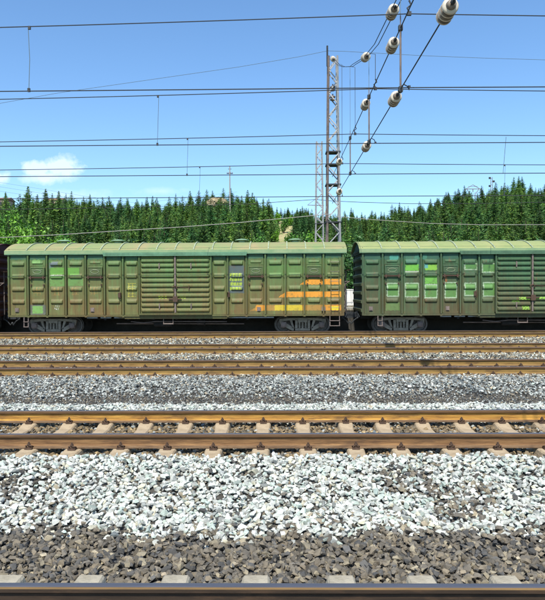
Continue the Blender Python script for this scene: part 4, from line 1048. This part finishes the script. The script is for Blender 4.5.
# broad leaved bushes
def bush(seed, loc, rx, rz, col, label, group, leaf=.16, n=1700):
    g = np.random.default_rng(seed); root = empty('leafy_bush', loc, g.uniform(0, 6)); tag(root, label, 'bush', group)
    cs = [(g.uniform(-.55, .55) * rx, g.uniform(-.55, .55) * rx, rz * g.uniform(.35, .75), g.uniform(.35, .6)) for _ in range(7)]
    V, Cl = [], []
    for i in range(n):
        cx, cy, cz_, r = cs[int(g.integers(0, 7))]; d = g.normal(size=3); d /= np.linalg.norm(d); rr = r * g.uniform(.55, 1.05)
        c = np.array([cx, cy, cz_]) + d * np.array([rx, rx, rz * .8]) * rr
        if c[2] < .05: c[2] = abs(c[2]) + .05
        a, b = g.normal(size=3), g.normal(size=3); a /= np.linalg.norm(a); b -= a * a.dot(b); b /= np.linalg.norm(b); s = leaf * g.uniform(.6, 1.3)
        V += [c - a * s - b * s * .6, c + a * s - b * s * .4, c + a * s * .2 + b * s]; t = g.uniform(.7, 1.3); Cl += [t] * 3
    V = np.array(V); me = np_mesh('foliage', V, np.arange(len(V)).reshape(-1, 3), 3, np.concatenate([np.array(col)[None] * np.array(Cl)[:, None], np.ones((len(V), 1))], 1)); me.materials.append(M['leaf'])
    link('foliage', me, root)
    mb = MB()
    for cx, cy, cz_, r in cs[:4]: mb.tube([(0, 0, -.1), (cx * .5, cy * .5, cz_ * .5), (cx, cy, cz_)], [.07, .045, .02], 6)
    mb.build('stem', M['bark'], root)
BR = (.115, .27, .018); MD = (.06, .17, .02)
bl = [(3, 213, 62), (9, 224, 56), (20, 216, 62), (31, 226, 56), (1, 233, 50), (24, 241, 48), (38, 239, 49), (52, 240, 50), (62, 236, 55), (17, 237, 50), (-8, 228, 52), (70, 242, 48)]
for i, (x, y, d) in enumerate(bl):
    X, ztop = P(x, y, d); z = float(gz(X, d)); h = ztop - z
    bush(100 + i, (X, d, z), max(1.1, h * .33), h, BR if i % 4 else MD, 'bright yellow green bush below the conifers at the left edge', 'bright bushes at the left edge', leaf=.13)
bg_ = [(275, 231, 100), (291, 233, 90), (273, 216, 132), (279, 214, 140), (276, 220, 120), (284, 219, 128), (290, 217, 138), (262, 237, 60), (300, 238, 60), (314, 233, 70), (258, 241, 52), (306, 219, 140)]
for i, (x, y, d) in enumerate(bg_):
    X, ztop = P(x, y, d); z = float(gz(X, d)); h = max(1.2, ztop - z)
    bush(200 + i, (X, d, z), max(.8, min(h, 6) * .33), min(h, 6), MD if i % 3 else BR, 'green leafy bush on the bare slope left of the towers', 'bushes around the bare slope', leaf=.13, n=900)
X, zt_ = P(538, 206, 118); z = float(gz(X, 118)); bush(300, (X, 118, z), 1.6, max(2, zt_ - z), BR, 'single bright green leafy tree among dark conifers at the right edge', None, leaf=.2)
for i in range(26):                                     # undergrowth behind the platform, seen through the gap and over the roofs
    X = -17 + i * 1.45 + random.uniform(-.5, .5); Y = random.uniform(39.5, 43); z = float(gz(X, Y))
    bush(400 + i, (X, Y, z), 1.25, random.uniform(3.4, 4.6), (.035, .10, .022), 'dark green shrub in the row behind the platform', 'shrubs behind the platform', leaf=.12, n=1100)

# rock face on the ridge, houses and poles
def rock(cx, d, w_, h_, name='rock_outcrop', label='tan layered rock outcrop on the ridge under a clump of conifers'):
    X, z = cx
    g = np.random.default_rng(int(w_ * 100)); mb = MB(); nx, nz_ = 14, 7
    v = []
    for j in range(nz_ + 1):
        for i in range(nx + 1):
            a = i / nx; b = j / nz_; v.append((X + (a - .5) * w_ * (1 - .25 * b) + g.normal(0, .08), d - .9 * math.sin(a * PI) + .5 * b - (.25 if j % 2 else 0) + g.normal(0, .1), z + b * h_ * (1 - .5 * abs(a - .45)) + g.normal(0, .05)))
    n1 = len(v); v2 = [(p[0], p[1] + 2.5, p[2]) for p in v]
    f = [];
    for j in range(nz_):
        for i in range(nx):
            q = j * (nx + 1) + i; f.append((q, q + 1, q + nx + 2, q + nx + 1)); f.append((n1 + q, n1 + q + nx + 1, n1 + q + nx + 2, n1 + q + 1))
    top = nz_ * (nx + 1)
    for i in range(nx): f.append((top + i, top + i + 1, n1 + top + i + 1, n1 + top + i))
    for j in range(nz_):
        q = j * (nx + 1); f.append((q, q + nx + 1, n1 + q + nx + 1, n1 + q)); q += nx; f.append((q, n1 + q, n1 + q + nx + 1, q + nx + 1))
    mb.add(v + v2, f); o = mb.build(name, M['rock']); o.location = (0, 0, 0); tag(o, label, 'rock', 'rock outcrops')
rock(P(218, 203.5, 140), 140, 5.2, 1.5)
rock(P(211, 206, 137), 137, 2.4, 1.6, label='small pale boulder bank left below the ridge outcrop')
rock(P(204, 222, 112), 112, 1.2, 2.6, label='narrow pale rock streak between conifers on the left hill')
def house(x0, x1, ytop, d, label):
    X0_, zt = P(x0, ytop, d); X1_, _ = P(x1, ytop, d); W_ = X1_ - X0_; root = empty('hillside_house', ((X0_ + X1_) / 2, d, zt - 4)); tag(root, label, 'house', 'houses on the left ridge')
    mb = MB(); mb.box(-W_ / 2, W_ / 2, -2.5, 2.5, -2, 3.3); mb.build('wall', M['tan'], root)
    mb = MB(); mb.prism([(-W_ / 2 - .3, -2.9, 3.302), (-W_ / 2 - .3, 2.9, 3.302), (-W_ / 2 - .3, 0, 4.1)], (W_ + .6, 0, 0)); mb.build('roof', M['tile'], root)
    n = max(1, int(W_ / 2.2))
    for k in range(n):
        c = -W_ / 2 + (k + .5) * W_ / n; mb = MB(); mb.box(c - .4, c + .4, -2.56, -2.503, 1.6, 2.7); mb.build('window', M['dark'], root)
house(-1, 10, 196.5, 156, 'tan low house between conifer tops at the far left of the ridge'); house(48, 64, 197.6, 156, 'long pinkish tan house on the ridge left of the tallest pointed conifers')
def utility():
    X, zt = P(230.5, 166, 146); z = float(gz(X, 146)); root = empty('utility_pole', (X, 146, z)); tag(root, 'thin utility pole with short crossarm on the ridge left of the towers', 'pole')
    H = zt - z; mb = MB(); mb.tube([(0, 0, -.3), (0, 0, H)], [.2, .13], 8); mb.build('pole_shaft', M['pole'], root, True)
    mb = MB(); mb.box(-.75, .75, -.07, .07, H - 1.95, H - 1.8); mb.box(-.4, .4, -.06, .06, H - .8, H - .7); mb.build('crossarm', M['iron'], root)
    mb = MB()
    for x in (-.6, -.25, .25, .6): mb.lathe((x, 0, H - 1.8), (0, 0, 1), [(0, .05), (.1, .1), (.2, .1), (.28, .04)], 8)
    mb.build('pin_insulator', M['porc_d'], root, True)
utility()
def pylon():
    X, zt = P(472, 186.5, 160); z = float(gz(X, 160)); root = empty('power_pylon', (X, 160, z)); tag(root, 'small lattice power pylon with spread arms rising above the right hill trees', 'pylon')
    H = zt - z; mb = MB()
    for s in (-1, 1):
        mb.bar((s * 1.0, 0, -.5), (s * .55, 0, H - 2.6), .14); mb.bar((s * .55, 0, H - 2.6), (s * 1.7, 0, H - 1.0), .13); mb.bar((s * 1.7, 0, H - 1.0), (0, 0, H), .12)
    z_ = .5; k = 0
    while z_ < H - 3: mb.bar(((1 - .04 * z_) * (1 if k % 2 else -1), 0, z_), ((1 - .04 * z_) * (-1 if k % 2 else 1), 0, z_ + 1.3), .08); z_ += 1.3; k += 1
    mb.build('lattice_mast', M['galv_rust'], root)
    mb = MB(); mb.bar((-2.2, 0, H - 1.1), (2.2, 0, H - 1.1), .15); mb.bar((-1.2, 0, H - .45), (1.2, 0, H - .45), .09); mb.build('crossarm', M['galv_rust'], root)
    for x in (-2.0, 0, 2.0):
        mb = MB(); mb.lathe((x, 0, H - 1.9), (0, 0, 1), [(k * .1, .14 if k % 2 else .06) for k in range(8)], 8); mb.build('insulator', M['porc_d'], root)
pylon()
def mast():
    X, zt = P(490.5, 177.5, 160); z = float(gz(X, 160)); root = empty('radio_mast', (X, 160, z)); tag(root, 'slim dark radio mast with antennas above the right hill trees', 'mast')
    H = zt - z; mb = MB()
    for s in (-1, 1): mb.bar((s * .3, 0, -.3), (s * .2, 0, H - .4), .09)
    k = 0; z_ = 0
    while z_ < H - 1.2: mb.bar((.28 * (1 if k % 2 else -1), 0, z_), (.28 * (-1 if k % 2 else 1), 0, z_ + .8), .06); z_ += .8; k += 1
    mb.build('mast_frame', M['galv_rust'], root)
    for dz in (.9, 1.8, 3.0):
        mb = MB(); mb.box(-.75, -.3, -.1, .1, H - dz, H - dz + .5) if dz != 1.8 else mb.box(.3, .8, -.1, .1, H - dz, H - dz + .5); mb.build('antenna', M['iron'], root)
mast()
far_lines()

# ------------------------------------------------------------------ labels for look-alikes, by their order across the view
def order_labels():
    by = {}
    for o in C.objects:
        if o.parent is None and 'label' in o.keys() and 'group' in o.keys(): by.setdefault(o['label'], []).append(o)
    def nth(k): return '%d%s' % (k, 'th' if 10 <= k % 100 <= 20 else {1: 'st', 2: 'nd', 3: 'rd'}.get(k % 10, 'th'))
    for lab, os_ in by.items():
        if len(os_) < 2: continue
        def sx(o):
            off = 1.2 if o['category'] == 'sleeper' else 0
            d = max(.5, o.location.y + (off if o.location.y < 5 else -off)); return 280.5 + o.location.x * F / d
        vis = sorted([o for o in os_ if -2 <= sx(o) <= 548], key=sx)
        for o in os_:
            if o not in vis: o['label'] = lab + ', beyond the frame edge'
        if len(vis) == 2:
            vis[0]['label'] = lab + ', the left one'; vis[1]['label'] = lab + ', the right one'; continue
        for k, o in enumerate(vis): o['label'] = lab + ', ' + nth(k + 1) + ' from left'
order_labels()
